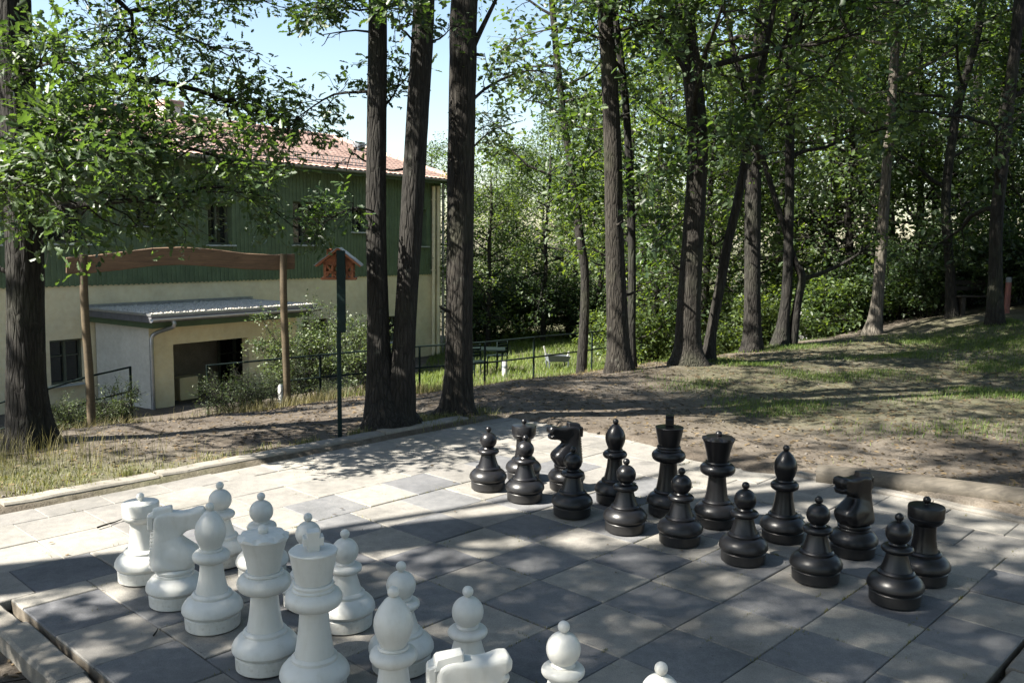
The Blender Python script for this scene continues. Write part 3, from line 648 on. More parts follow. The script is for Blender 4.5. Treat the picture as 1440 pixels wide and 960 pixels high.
def window(parent, h, y, frame_m, sill=True, sash=2):
    a, b, c, d = h; f = .06
    w = MB(); w.box(a, a+f, y-.05, y+.02, c, d); w.box(b-f, b, y-.05, y+.02, c, d); w.box(a+f, b-f, y-.05, y+.02, c, c+f); w.box(a+f, b-f, y-.05, y+.02, d-f, d)
    for k in range(1, sash): x = a+(b-a)*k/sash; w.box(x-.035, x+.035, y-.055, y+.02, c+f, d-f)
    if d-c > 1.0: 
        for k in range(sash):
            x0 = a+(b-a)*k/sash+.05; x1 = a+(b-a)*(k+1)/sash-.05; w.box(x0, x1, y-.045, y+.01, c+(d-c)*.62, c+(d-c)*.62+.03)
    o = w.build('window', frame_m, parent)
    g = MB(); g.box(a+.03, b-.03, y+.022, y+.04, c+.03, d-.03); g.build('pane', M_GLASS, o)
    if sill: s = MB(); s.box(a-.08, b+.08, -.10, y-.055, c-.045, c-.003); s.build('sill', M_SILL, o)
    return o
for h in UPW: window(bld, h, .27, M_FRAME)
for h in GRW: window(bld, h, .22, M_FRAME)
# roof: pantile sheet, hipped at the right end
OV = .45
ra, rz_ = fpx(420, 188, BD/2); ZR = rz_; re_ = fpx(468, 192, BD/2)[0]; le_ = A0-OV
RE = A1+OV+.1
def roof_sheet():
    per, spp = .24, 6; nxx = int((RE-le_)/per*spp); aa = np.linspace(le_, RE, nxx); nc = 16; V = []; F = []; L = []
    run = BD/2+OV
    bb = []
    for j in range(nc): bb += [(j/nc, .0), ((j+.985)/nc, .035)]
    rows = len(bb)
    t = np.array([q[0] for q in bb]); lift = np.array([.035-.035*(i % 2) for i in range(rows)])
    AA, TT = np.meshgrid(aa, t)
    # hip: limit a to the hip line
    lim = RE+(re_-RE)*TT
    A2 = np.minimum(AA, lim)
    Zs = ZE+.10+(ZR-ZE-.10)*TT+lift[:, None]+.028*np.abs(np.sin(np.pi*AA/per))*(AA <= lim)
    Y = -OV+run*TT
    V = np.stack([A2, Y, Zs], -1).reshape(-1, 3)
    i = np.arange(rows-1)[:, None]*nxx+np.arange(nxx-1)[None]; q = np.stack([i, i+1, i+nxx+1, i+nxx], -1).reshape(-1, 4)
    keep = (np.abs(V[q[:, 0], 0]-V[q[:, 1], 0])+np.abs(V[q[:, 3], 0]-V[q[:, 2], 0])) > 1e-5
    return npmesh('roof', V, q[keep], M_TILE, True)
roof = link('roof', roof_sheet(), bld)
rb = MB(); rb.add([(RE, -OV, ZE+.08), (RE, BD+OV, ZE+.08), (re_, BD/2, ZR), (le_, BD+OV, ZE+.08), (le_, BD/2, ZR)], [(0, 1, 2), (1, 3, 4, 2)]); rb.build('rear_slope', M_TILE, roof)
rt = MB(); x = le_
while x < re_: rt.tube([(x, BD/2, ZR+.03), (x+.36, BD/2, ZR+.03)], [.115, .10], 10); x += .34
hp0, hp1 = np.array([re_, BD/2, ZR+.03]), np.array([RE, -OV, ZE+.16]); nh = int(np.linalg.norm(hp1-hp0)/.34)
for i in range(nh): rt.tube([hp0+(hp1-hp0)*i/nh, hp0+(hp1-hp0)*(i+1.06)/nh], [.10, .115], 10)
tag(rt.build('ridge_tile', M_TILE, roof, smooth=True), kind='stuff')
sg = MB(); x = fpx(250, 230)[0]; xe = fpx(520, 230)[0]; sgt = .13
sy = -OV+(BD/2+OV)*sgt; sz = ZE+.10+(ZR-ZE-.1)*sgt+.05
sg.bar((x, sy, sz+.06), (xe, sy, sz+.06), .025); sg.bar((x, sy, sz+.20), (xe, sy, sz+.20), .025)
while x < xe: sg.bar((x, sy, sz-.03), (x, sy, sz+.21), .016); x += .16
sg.build('snow_guard', M_ZINC, roof)
sf = MB(); sf.box(le_, RE-.04, -OV+.02, .0, ZE+.0, ZE+.05); sf.box(le_, RE-.03, -OV-.005, -OV+.018, ZE-.06, ZE+.10); sf.build('eaves_board', M_GREEND, roof)
gt = MB(); g0, g1 = le_, RE
pr = [(-.07+.07*math.cos(t_), .07*math.sin(t_)) for t_ in np.linspace(math.pi, 2*math.pi, 9)]
V = [(gg, -OV-.005+py, ZE+.09+pz) for gg in (g0, g1) for py, pz in pr]+[(gg, -OV-.005+py*.92-.005, ZE+.09+pz*.9+.004) for gg in (g0, g1) for py, pz in pr]
gt.add(V, [(i, i+1, 9+i+1, 9+i) for i in range(8)]+[(18+i, 27+i, 27+i+1, 18+i+1) for i in range(8)]+[(0, 9, 27, 18), (8, 26, 35, 17)])
gt.build('gutter', M_ZINC, roof, smooth=True)
def pipe_at(xpx, y0, y1, r, mt, nm, b=-.12):
    a0 = fpx(xpx, y0)[0]; p = MB(); p.tube([(a0, b, fpx(xpx, y0)[1]), (a0, b, fpx(xpx, y1)[1])], r, 12)
    z0, z1 = fpx(xpx, y1)[1], fpx(xpx, y0)[1]
    for k in np.linspace(z0+.5, z1-.5, 4): p.box(a0-.015, a0+.015, b, .02, k-.02, k+.02); p.lathe([(r+.012, k-.025), (r+.012, k+.025)], 12, (a0, b))
    return p.build(nm, mt, bld, smooth=True)
pipe_at(606.5, 262, 590, .07, M_CREAM, 'downpipe'); pipe_at(613, 262, 590, .085, M_CREAM, 'downpipe'); pipe_at(620.5, 258, 590, .05, M_ZINC, 'downpipe', -.10)
jb = MB(); ja, jz = fpx(612, 512); jb.box(ja-.12, ja+.12, -.30, -.16, jz-.12, jz+.14); jb.build('meter_box', M_WHITEP, bld, bevel=.01)
# chimney and vent pipe
ca0, cz0 = fpx(233, 168, 4.2); ca1 = fpx(257, 168, 4.2)[0]; cz1 = fpx(245, 141, 4.2)[1]
ch = MB(); ch.box(ca0, ca1, 4.2, 5.2, cz0-1.2, cz1-.18); chn = ch.build('chimney', M_WHITEW, roof)
ch = MB(); ch.box(ca0-.05, ca1+.05, 4.15, 5.25, cz1-.18, cz1); ch.build('chimney_cap', M_TILE, chn, bevel=.015)
va, vz = fpx(505, 228, 3.0); vt = MB(); vz1 = fpx(505, 200, 3.0)[1]; vt.lathe([(0, vz-.6), (.16, vz-.6), (.16, vz1-.22), (.24, vz1-.20), (.24, vz1-.02), (.10, vz1), (0, vz1)], 18, (va, 3.0)); vt.build('vent_pipe', M_ZINC, roof, smooth=True)

# ------------------------------------------------------------------ entrance porch
PO = -2.4                                      # porch front, metres outside the facade
pA0 = fpx(211, 520, PO)[0]; pA1 = fpx(418, 520, PO)[0]
pZ1 = fpx(300, 443, PO)[1]; 
dA0 = fpx(245, 540, PO)[0]; dA1 = fpx(351, 540, PO)[0]; dZ1 = fpx(298, 479, PO)[1]
pz0 = -3.3
DFL = -2.52                                    # porch floor level
porch = empty('entrance_porch', (FO[0], FO[1], 0), FT)
tag(porch, 'cream entrance porch with gravelled flat roof and wide dark doorway', 'porch')
w = MB(); holed(pA0, pA1, pz0, pZ1, [(dA0, dA1, pz0, dZ1)], PO, .28, w, w); w.build('front_wall', M_CREAM, porch)
w = MB(); w.add([(pA0, PO, pz0), (pA0, -.02, pz0), (pA0, -.02, pZ1), (pA0, PO, pZ1)], [(3, 2, 1, 0)]); w.build('side_wall', M_WHITEW, porch); w = MB(); w.add([(pA1, PO, pz0), (pA1, -.02, pz0), (pA1, -.02, pZ1), (pA1, PO, pZ1)], [(0, 1, 2, 3)]); w.build('side_wall', M_WHITEW, porch)
w = MB(); w.box(pA0+.02, pA1-.02, PO+.02, -.03, pz0, DFL); w.build('floor', M_CONC, porch)
w = MB(); w.box(dA0-.6, pA1-.05, PO+1.75, PO+1.85, DFL, pZ1-.05); w.box(dA0-.6, dA0-.5, PO+.3, PO+1.75, DFL, pZ1-.05); w.build('inner_wall', M_INWALL, porch)
w = MB(); w.box(dA0-.5, dA0+.75, PO+1.66, PO+1.74, DFL, dZ1-.02); dr = w.build('door', M_DARKIN, porch)
w = MB(); w.tube([(dA0+.62, PO+1.60, DFL+.95), (dA0+.62, PO+1.60, DFL+1.2)], .015, 8); w.build('handle', M_ZINC, dr)
ww = window(porch, (fpx(306, 500, PO+1.6)[0], fpx(352, 500, PO+1.6)[0], fpx(330, 541, PO+1.6)[1], dZ1-.05), PO+1.6, M_FRAME, False)
w = MB(); q = fpx(252, 560, PO+.9)[0]; w.box(q-.1, q+.45, PO+.7, PO+1.1, DFL, DFL+.62); w.build('letter_chest', M_CREAM, porch, bevel=.01)
# roof slab with overhang, fascia, gravel, gutter
rA0, rA1 = pA0-.30, pA1+.25; rY0 = PO-.6; zr = pZ1
w = MB(); w.box(rA0, rA1, rY0, -.03, zr-.03, zr+.13); prf = w.build('flat_roof', M_LEAD, porch)
w = MB(); w.box(rA0+.10, rA1-.10, rY0+.12, -.05, zr-.18, zr-.032); w.build('soffit_beam', M_GREEND, prf)
w = MB(); w.box(rA0-.02, rA1+.02, rY0-.02, rY0+.05, zr+.132, zr+.18); w.box(rA0-.02, rA0+.05, rY0+.05, -.04, zr+.132, zr+.18); w.box(rA1-.05, rA1+.02, rY0+.05, -.04, zr+.132, zr+.18); w.box(rA0-.02, rA1+.02, -.16, -.035, zr+.132, zr+.26); w.build('roof_edge', M_ZINC, prf)
rg = np.random.default_rng(3); GN = 9500
gp = np.stack([rg.uniform(rA0+.08, rA1-.08, GN), rg.uniform(rY0+.08, -.2, GN), zr+.135+rg.uniform(0, .045, GN)], -1)
octa = np.array([(1, 0, 0), (0, 1, 0), (-1, 0, 0), (0, -1, 0), (0, 0, .7), (0, 0, -.7)], float); of = np.array([(0, 1, 4), (1, 2, 4), (2, 3, 4), (3, 0, 4), (1, 0, 5), (2, 1, 5), (3, 2, 5), (0, 3, 5)])
V = gp[:, None]+octa[None]*rg.uniform(.02, .05, (GN, 1, 1))*rg.uniform(.7, 1.3, (GN, 6, 1)); F = (np.arange(GN)[:, None, None]*6+of[None]).reshape(-1, 3)
tag(link('gravel', npmesh('gravel', V.reshape(-1, 3), F, M_GRAVEL), prf), kind='stuff')
g = MB(); V = [(gg, rY0-.025+py, zr+.06+pz) for gg in (rA0-.05, rA1+.05) for py, pz in pr]+[(gg, rY0-.025+py*.92-.005, zr+.064+pz*.9) for gg in (rA0-.05, rA1+.05) for py, pz in pr]
g.add(V, [(i, i+1, 9+i+1, 9+i) for i in range(8)]+[(18+i, 27+i, 27+i+1, 18+i+1) for i in range(8)]+[(0, 9, 27, 18), (8, 26, 35, 17)]); g.build('gutter', M_ZINC, prf, smooth=True)
g = MB(); ga = pA0+.22; g.tube(spline([(ga, rY0-.09, zr+.0), (ga, rY0-.09, zr-.14), (ga-.12, PO-.22, zr-.30), (pA0+.02, PO-.09, zr-.42), (pA0+.0, PO-.09, zr-.62)], .06), .05, 12); g.tube([(pA0, PO-.09, zr-.62), (pA0, PO-.09, pz0)], .05, 12)
g.build('downpipe', M_ZINC, porch, smooth=True)

# ------------------------------------------------------------------ timber gate arch
def on_ground(x, y, Y):
    p = at(x, y, Y); return np.array([p[0], p[1], hz(p[0], p[1])])
gl = at(129, 608, 14.2); gr = at(403, 586, 15.4)
gate = empty('timber_gate_arch', (float((gl[0]+gr[0])/2), float((gl[1]+gr[1])/2), hz((gl[0]+gr[0])/2, (gl[1]+gr[1])/2)))
gate.rotation_euler = (0, 0, math.atan2(gr[1]-gl[1], gr[0]-gl[0]))
tag(gate, 'open timber gateway of two posts and a curved plank beam over the path', 'gateway')
gi = gate.matrix_basis.inverted()
for (bx, tpx, tpy, Y) in ((gl, 116.5, 358, 14.2), (gr, 398.5, 357, 15.4)):
    top = at(tpx, tpy, Y); z0 = hz(bx[0], bx[1])-.25
    p0 = gi @ Vector((bx[0], bx[1], z0)); p1 = gi @ Vector(top)
    b = MB(); b.tube(spline([p0, p0.lerp(p1, .35)+Vector((.012, 0, 0)), p0.lerp(p1, .7)-Vector((.01, 0, 0)), p1], .25), np.linspace(.068, .060, len(spline([p0, p0.lerp(p1, .35), p0.lerp(p1, .7), p1], .25))), 14)
    b.build('post', M_WOODP, gate, smooth=True, sharp=50)
def gp_(x, y): 
    t = (x-92)/(417-92); Y = 14.0+(15.5-14.0)*t; return gi @ Vector(at(x, y, Y))
tops = [(92, 362), (120, 360), (170, 354), (215, 348.5), (255, 347), (300, 350), (345, 356), (385, 358), (416, 357)]
bots = [(92, 385), (120, 385), (170, 380), (215, 374), (255, 372.5), (300, 375), (345, 379), (385, 380), (416, 378.5)]
V = []; 
for (a, c), (d, e) in zip(tops, bots):
    P, Q = gp_(a, c), gp_(d, e)
    for yy in (.075, .165):
        V += [(P.x, P.y+yy, P.z), (Q.x, Q.y+yy, Q.z)]
nB = len(tops); F = [(0, 1, 3, 2), tuple((nB-1)*4+i for i in (0, 2, 3, 1))]
for i in range(nB-1):
    o = i*4
    F += [(o, o+4, o+5, o+1), (o+2, o+3, o+7, o+6), (o, o+2, o+6, o+4), (o+1, o+5, o+7, o+3)]
MB().add(V, F).build('beam', M_WOOD, gate, bevel=.012)

# ------------------------------------------------------------------ bird feeder on a pole
fb = gz(478, 617, 0.0); fY = fb[1]
fd = empty('bird_feeder', (fb[0], fb[1], hz(*fb)), .12); tag(fd, 'red timbered bird house feeder on a dark green pole beside the twin tree', 'bird feeder')
def fz(y): return float(at(480, y, fY)[2])-hz(*fb)
b = MB(); b.tube([(0, 0, -.15), (0.0, 0, fz(460))], .019, 14); b.build('pole', M_POSTG, fd, smooth=True)
b = MB(); b.box(-.012, .060, -.045, .015, fz(467), fz(352)); b.build('post', M_POSTG, fd, bevel=.006)
zb, zt, za = fz(391.5), fz(371), fz(350); hw = .125; dp = .13; cx0 = .0; y0 = .018
b = MB(); b.box(cx0-hw-.02, cx0+hw+.02, y0, y0+2*dp, zb-.014, zb+.006); b.build('floor', M_WOODR, fd)
b = MB()
for sx in (-1, 1):
    for yy in (y0+.012, y0+2*dp-.012): b.bar((cx0+sx*(hw-.012), yy, zb), (cx0+sx*(hw-.012), yy, zt+.02), .022)
    for yy in (y0+.012, y0+2*dp-.012):
        b.bar((cx0+sx*.02, yy, zb+.01), (cx0+sx*(hw-.015), yy, zt), .014); b.bar((cx0+sx*(hw-.015), yy, zb+.01), (cx0+sx*.02, yy, zt), .0135)
    b.bar((cx0+sx*(hw-.011), y0+.02, (zb+zt)/2), (cx0+sx*(hw-.011), y0+2*dp-.02, (zb+zt)/2), .016)
for yy in (y0+.011, y0+2*dp-.011): b.bar((cx0-hw, yy, zb+.05), (cx0+hw, yy, zb+.05), .016); b.bar((cx0-hw, yy, zt), (cx0+hw, yy, zt), .02); b.bar((cx0-.05, yy, zb), (cx0-.05, yy, zt+.04), .016); b.bar((cx0+.07, yy, zb), (cx0+.07, yy, zt+.03), .016)
b.build('timber_frame', M_WOODR, fd)
for yy in (y0+.004, y0+2*dp-.018):
    MB().add([(cx0-hw, yy, zt+.008), (cx0+hw, yy, zt+.008), (cx0, yy, za-.02), (cx0-hw, yy+.012, zt+.008), (cx0+hw, yy+.012, zt+.008), (cx0, yy+.012, za-.02)], [(0, 1, 2), (5, 4, 3), (0, 3, 4, 1), (1, 4, 5, 2), (2, 5, 3, 0)]).build('gable', M_WOODR, fd)
for sx in (-1, 1):
    b = MB(); p = Vector((cx0, y0+dp, za)); q = Vector((cx0+sx*.185, y0+dp, fz(374.5))); b.bar(p, q, .36, .014, (0, 0, 1)); rp = b.build('roof_panel', M_WOODR, fd)
    nrm = (q-p).cross(Vector((0, 1, 0))).normalized(); nrm = nrm if nrm.z > 0 else -nrm
    b = MB()
    for k in range(5):
        s0 = p.lerp(q, k/5)+nrm*(.012+.002*(k % 2)); s1 = p.lerp(q, (k+1.15)/5)+nrm*.012; b.bar(s0, s1, .37, .006, (0, 0, 1))
    b.build('roof_covering', M_SLATE, rp)
b = MB(); b.box(cx0-.105, cx0-.055, y0+dp-.03, y0+dp+.03, za-.11, za+.0); b.build('chimney', M_WOODR, fd, bevel=.004)

# ------------------------------------------------------------------ steel railings
def railing(name, pts, label, group=None, rails=(1.0, .56), h=None, r=.018):
    """pts: (px x, px y of top rail, Y)"""
    P = [Vector(at(*p)) for p in pts]; root = empty(name, (P[0].x, P[0].y, hz(P[0].x, P[0].y))); o = root.location.copy()
    tag(root, label, 'railing', group)
    for i, p in enumerate(P):
        g = hz(p.x, p.y)-.2; b = MB(); b.tube([(p.x-o.x, p.y-o.y, min(g, p.z-1.05)-o.z), (p.x-o.x, p.y-o.y, p.z-o.z+.015)], r*1.25, 10); b.build('post', M_RAIL, root, smooth=True)
    for dz in (0, -.44):
        for p, q in zip(P[:-1], P[1:]):
            b = MB(); b.tube([(p.x-o.x, p.y-o.y, p.z+dz-o.z), (q.x-o.x, q.y-o.y, q.z+dz-o.z)], r, 10); b.build('rail', M_RAIL, root, smooth=True)
    return root
railing('steel_railing', [(291, 514, 16.2), (450, 499, 17.2), (590, 487, 18.0), (682, 481, 18.6), (751, 474, 19.2), (833, 467, 22.0), (903, 460, 25.5), (1017, 449, 31)], 'long dark green railing running from the porch path to the wood')
railing('steel_railing', [(-40, 578, 14.3), (66, 547, 14.9), (121, 530, 15.4), (183, 516, 16.0)], 'short dark green railing on the shrub side of the timber gateway')
w0 = on_ground(155+240, 560, 16.0)
b = MB(); b.lathe([(0, -.2), (.055, -.2), (.05, .45), (.03, .50), (0, .505)], 12); tag(b.build('white_post', M_WHITEP, None, tuple(w0), smooth=True), 'short white marker post beside the right gateway post', 'post')

# ------------------------------------------------------------------ things on the lawn below
def lawnz(x, Y): 
    d = ray(x, 500); return np.array([d[0]/d[1]*Y, Y])
# table and two chairs
def put(x, Y): 
    p = lawnz(x, Y); return (float(p[0]), float(p[1]), hz(*p))
def zfit(o, y, Y, x): pass
def chair(x, Y, rz, label):
    c = empty('garden_chair', put(x, Y), rz); tag(c, label, 'chair', 'garden chairs on the lawn')
    b = MB()
    for k in range(5): b.box(-.22, .22, -.21+k*.088, -.14+k*.088, .43, .45)
    b.build('seat', M_RAIL, c); b = MB()
    for k in range(4): b.box(-.21, .21, .21, .23, .55+k*.09, .60+k*.09)
    b.build('backrest', M_RAIL, c)
    for sx in (-1, 1):
        MB().bar((sx*.2, -.2, 0), (sx*.2, -.2, .43), .03).build('leg', M_RAIL, c); MB().bar((sx*.2, .2, 0), (sx*.2, .25, .92), .03).build('leg', M_RAIL, c)
chair(672, 25.0, .5, 'dark garden chair on the lawn next to the sunlit trunk'); chair(699, 26.2, -2.4, 'dark garden chair on the lawn at the far end of the table')
tb = empty('garden_table', put(686, 25.6)); tag(tb, 'dark slatted garden table on the lawn between two chairs', 'table')
b = MB()
for k in range(6): b.box(-.5, .5, -.36+k*.12, -.26+k*.12, .70, .73)
b.build('table_top', M_RAIL, tb)
for sx in (-1, 1):
    for sy in (-1, 1): MB().bar((sx*.42, sy*.28, 0), (sx*.42, sy*.28, .70), .04).build('leg', M_RAIL, tb)
wp = empty('white_bollard', put(710, 24.6)); tag(wp, 'small white bollard on the lawn beside the garden table', 'bollard')
MB().lathe([(0, -.1), (.075, -.1), (.075, .42), (.06, .47), (0, .48)], 14).build('shaft', M_PALE, wp, smooth=True); MB().lathe([(.076, .26), (.079, .265), (.079, .33), (.076, .335)], 14).build('band', M_GREYP, wp, smooth=True)
wg = empty('garden_wagon', put(784, 26.5), .25); wg.scale = (.72, .72, .72); tag(wg, 'grey wooden garden wagon with an upright handle on the lawn', 'wagon')
b = MB(); b.add([(-.42, -.2, .32), (.42, -.2, .30), (.42, .25, .30), (-.42, .25, .32), (-.5, -.26, .60), (.5, -.26, .54), (.5, .3, .54), (-.5, .3, .60)], [(3, 2, 1, 0), (0, 1, 5, 4), (1, 2, 6, 5), (2, 3, 7, 6), (3, 0, 4, 7)]); b.build('tub', M_GREYP, wg)
for sx in (-1, 1):
    MB().bar((sx*.38, -.22, -.1), (sx*.42, -.22, .32), .05).build('leg', M_GREYP, wg); MB().bar((sx*.38, .26, -.1), (sx*.42, .26, .32), .05).build('leg', M_GREYP, wg)
MB().bar((-.48, 0, .55), (-.60, 0, .95), .07, .05).build('handle', M_PALE, wg); MB().bar((.46, 0, .5), (.50, 0, .72), .07, .05).build('handle', M_PALE, wg)
# pale stele by the wood and posts at the right
p = put(1123, 20.5); b = MB(); b.box(-.16, .16, -.10, .10, -.3, .62); b.lathe([(0, .6), (.16, .6), (.13, .70), (.07, .76), (0, .78)], 12); tag(b.build('white_stone', M_WHITEP, None, p, bevel=.02), 'white boundary stone beside the forked tree at the edge of the wood', 'stone')
p = put(1411, 17.8); rp = empty('red_post', p); tag(rp, 'red and white post beside the timber bench in the dark wood', 'post')
MB().tube([(0, 0, -.3), (0, 0, .62)], .055, 12).build('shaft', M_REDP, rp, smooth=True); MB().tube([(0, 0, .62), (0, 0, .72)], .056, 12).build('cap', M_GREYP, rp, smooth=True)
bn = empty('timber_bench', put(1375, 18.6), .2); bn.scale = (.75, .75, .75); tag(bn, 'dark timber bench at the edge of the wood near the red post', 'bench')
for k in range(3): MB().box(-.9, .9, -.2+k*.14, -.08+k*.14, .42, .46).build('seat_board', M_WOODD, bn, bevel=.006)
for k in range(2): MB().box(-.9, .9, .25, .29, .58+k*.16, .71+k*.16).build('back_board', M_WOODD, bn, bevel=.006)
for sx in (-1, 1): MB().box(sx*.7-.06, sx*.7+.06, -.18, .22, -.25, .42).build('leg', M_WOODD, bn); MB().bar((sx*.7, .24, .3), (sx*.7, .30, .9), .08, .05).build('back_post', M_WOODD, bn)

# ------------------------------------------------------------------ foliage machinery
OAK_V = np.array([(0, 0, 0), (1, 0, -.04)]+[(x, y, .22*y) for x, y in ((.16, .06), (.30, .20), (.41, .11), (.56, .26), (.68, .14), (.84, .19))]+[(x, -y, .22*y) for x, y in ((.16, .06), (.30, .20), (.41, .11), (.56, .26), (.68, .14), (.84, .19))])
OAK_F = [np.array([(0, 2, 3, 4, 5, 6, 7, 1)]), np.array([(0, 1, 13, 12, 11, 10, 9, 8)])]
SMP_V = np.array([(0, 0, 0), (.32, .25, .06), (.74, .21, .05), (1, 0, -.05), (.74, -.21, .05), (.32, -.25, .06)])
SMP_F = [np.array([(0, 3, 2, 1), (0, 5, 4, 3)])]
NAR_V = np.array([(0, 0, 0), (.4, .13, .03), (1, 0, -.06), (.4, -.13, .03)]); NAR_F = [np.array([(0, 2, 1), (0, 3, 2)])]
def nrm(a): return a/(np.linalg.norm(a, axis=-1, keepdims=True)+1e-9)
def leaf_cloud(name, P, D, N, S, tmpl, mt):
    V0, F0 = tmpl; P = np.asarray(P, float); D = nrm(np.asarray(D, float)); N = np.asarray(N, float); S = np.asarray(S, float)
    B = nrm(np.cross(N, D)); N2 = np.cross(D, B); K = len(V0)
    V = P[:, None]+S[:, None, None]*(V0[None, :, 0:1]*D[:, None]+V0[None, :, 1:2]*B[:, None]+V0[None, :, 2:3]*N2[:, None])
    o = np.arange(len(P))[:, None, None]*K
    return npmesh(name, V.reshape(-1, 3), [(o+f[None]).reshape(-1, f.shape[1]) for f in F0], mt)
class Fol:
    def __init__(s, seed): s.rg = np.random.default_rng(seed); s.tv = []; s.tf = []; s.nv = 0; s.P = []; s.D = []; s.N = []; s.S = []
    def addtube(s, pts, R, n):
        V, F = tube(pts, R, n); s.tv.append(V); s.tf.append(F+s.nv); s.nv += len(V)
    def rough(s, pts, R, n, amp, seed, kx, FL=None):
        V, F = rough_tube(pts, R, n, amp, seed, kx, FL); s.tv.append(V); s.tf.append(F+s.nv); s.nv += len(V)
    def grow(s, p, d, L, n, up=0., wig=.22):
        pts = [np.array(p, float)]; d = np.array(d, float)
        for i in range(n):
            d = d+s.rg.normal(0, wig, 3); d[2] += up; d /= np.linalg.norm(d); pts.append(pts[-1]+d*L/n)
        return np.array(pts)
    def leaves(s, pts, n, size, jit, flat=.7):
        rg = s.rg; t = (.12+.88*rg.uniform(0, 1, n)**.6)*(len(pts)-1); spray = np.array([0, 0, flat+.25])+rg.normal(0, .42, 3); i = np.minimum(t.astype(int), len(pts)-2); f = (t-i)[:, None]
        base = pts[i]*(1-f)+pts[i+1]*f; tw = nrm(pts[i+1]-pts[i])
        s.P.append(base+rg.normal(0, jit, (n, 3))); s.D.append(tw*.55+rg.normal(0, .7, (n, 3))*np.array([1, 1, .55])+np.array([0, 0, -.16])); s.N.append(spray+rg.normal(0, .38, (n, 3))); s.S.append(size*rg.uniform(.45, 1.35, n))
    def limb(s, pts, r0, nsub, sublen, ntw, twlen, nleaf, size, jit=.06, t0=.3, thin=True):
        k = len(pts); s.addtube(pts, np.linspace(r0, max(.004, r0*.22), k), 7)
        rg = s.rg
        for _ in range(nsub):
            t = t0+(1-t0)*rg.uniform()**.8; q = t*(k-1); i = min(int(q), k-2); p = pts[i]+(pts[i+1]-pts[i])*(q-i); d = nrm(pts[i+1]-pts[i])
            dd = d*.55+rg.normal(0, .62, 3)*np.array([1, 1, .55]); dd /= np.linalg.norm(dd); L = sublen*(1.15-.5*t)*rg.uniform(.6, 1.2)
            sp = s.grow(p, dd, L, 4, .02, .25); s.addtube(sp, np.linspace(max(.005, r0*.3), .003, 5), 5)
            for _ in range(ntw):
                u = rg.uniform(.25, 1)*4; j = min(int(u), 3); a = sp[j]+(sp[j+1]-sp[j])*(u-j); e = nrm(sp[j+1]-sp[j])*.6+rg.normal(0, .7, 3)*np.array([1, 1, .6])
                tp = s.grow(a, nrm(e), twlen*rg.uniform(.6, 1.3), 3, -.03, .25)
                if thin: s.addtube(tp, np.array([.0032, .0028, .0022, .0015]), 3)
                s.leaves(tp, nleaf, size, jit)
    def finish(s, root, bark, leafm, tmpl, trunk_name='trunk'):
        inv = np.array(root.location)
        if s.tv: link(trunk_name, npmesh(trunk_name, np.vstack(s.tv)-inv, np.vstack(s.tf), bark, True), root)
        if s.P: link('crown', leaf_cloud('crown', np.vstack(s.P)-inv, np.vstack(s.D), np.vstack(s.N), np.concatenate(s.S), tmpl, leafm), root)
def trunk_path(px, Y, top, lean=(0, 0), flare=.16):
    """px: (x, y, width px[, dY]) from the root up"""
    pts = []; R = []
    for e in px:
        yy = Y+(e[3] if len(e) > 3 else 0); p = at(e[0], e[1], yy); pts.append(p); R.append(.93*e[2]/2*yy/FPX)
    g = hz(pts[0][0], pts[0][1]); pts[0][2] = g+.0
    pts.insert(0, pts[0]-np.array([0, 0, .25])); R.insert(0, R[0]*1.05)
    p = pts[-1]; 
    if top:
        rg = np.random.default_rng(int(px[0][0])); d = pts[-1]-pts[-2]; d = d/np.linalg.norm(d); d[0] += lean[0]; d[1] += lean[1]; n = 5; L = (top-p[2])/n; r0 = R[-1]
        for i in range(n):
            d = d+np.array([*rg.normal(0, .05, 2), .15]); d /= np.linalg.norm(d); p = p+d*L; pts.append(p); R.append(r0*(1-.82*(i+1)/n))
    Q = spline(np.hstack([np.array(pts), np.array(R)[:, None]]), .12)
    P, R = Q[:, :3], np.maximum(Q[:, 3], .008); h = P[:, 2]-g
    return P, R*(1+flare*np.exp(-np.maximum(h, 0)/.22)), g
def crown_limbs(f, P, R, z0, z1, n, L, upa, nsub, sublen, ntw, twlen, nleaf, size, jit=.07, sector=None):
    for k in range(n):
        z = z0+(z1-z0)*((k+.5)/n)+f.rg.uniform(-.2, .2); i = int(np.argmin(np.abs(P[:, 2]-z))); az = f.rg.uniform(0, 6.283) if sector is None else f.rg.uniform(*sector)
        t = (z-z0)/max(.1, z1-z0); LL = L*(1-.45*t)*f.rg.uniform(.75, 1.2)*(.7+.3*min(1, t*4)); d = np.array([math.cos(az), math.sin(az), upa+.35*t])
        pts = f.grow(P[i], d/np.linalg.norm(d), LL, 6, .03, .16); f.limb(pts, min(R[i]*.5, .05), nsub, sublen, ntw, twlen, nleaf, size, jit)
def pxlimb(f, lst, r0, nsub, sublen, ntw, twlen, nleaf, size, jit=.05, t0=.2):
    if lst[0][2] < 10: nleaf = int(nleaf*1.6); size *= .76
    pts = spline(np.array([at(*p) for p in lst]), .12); f.limb(pts, r0, nsub, sublen, ntw, twlen, nleaf, size, jit, t0)
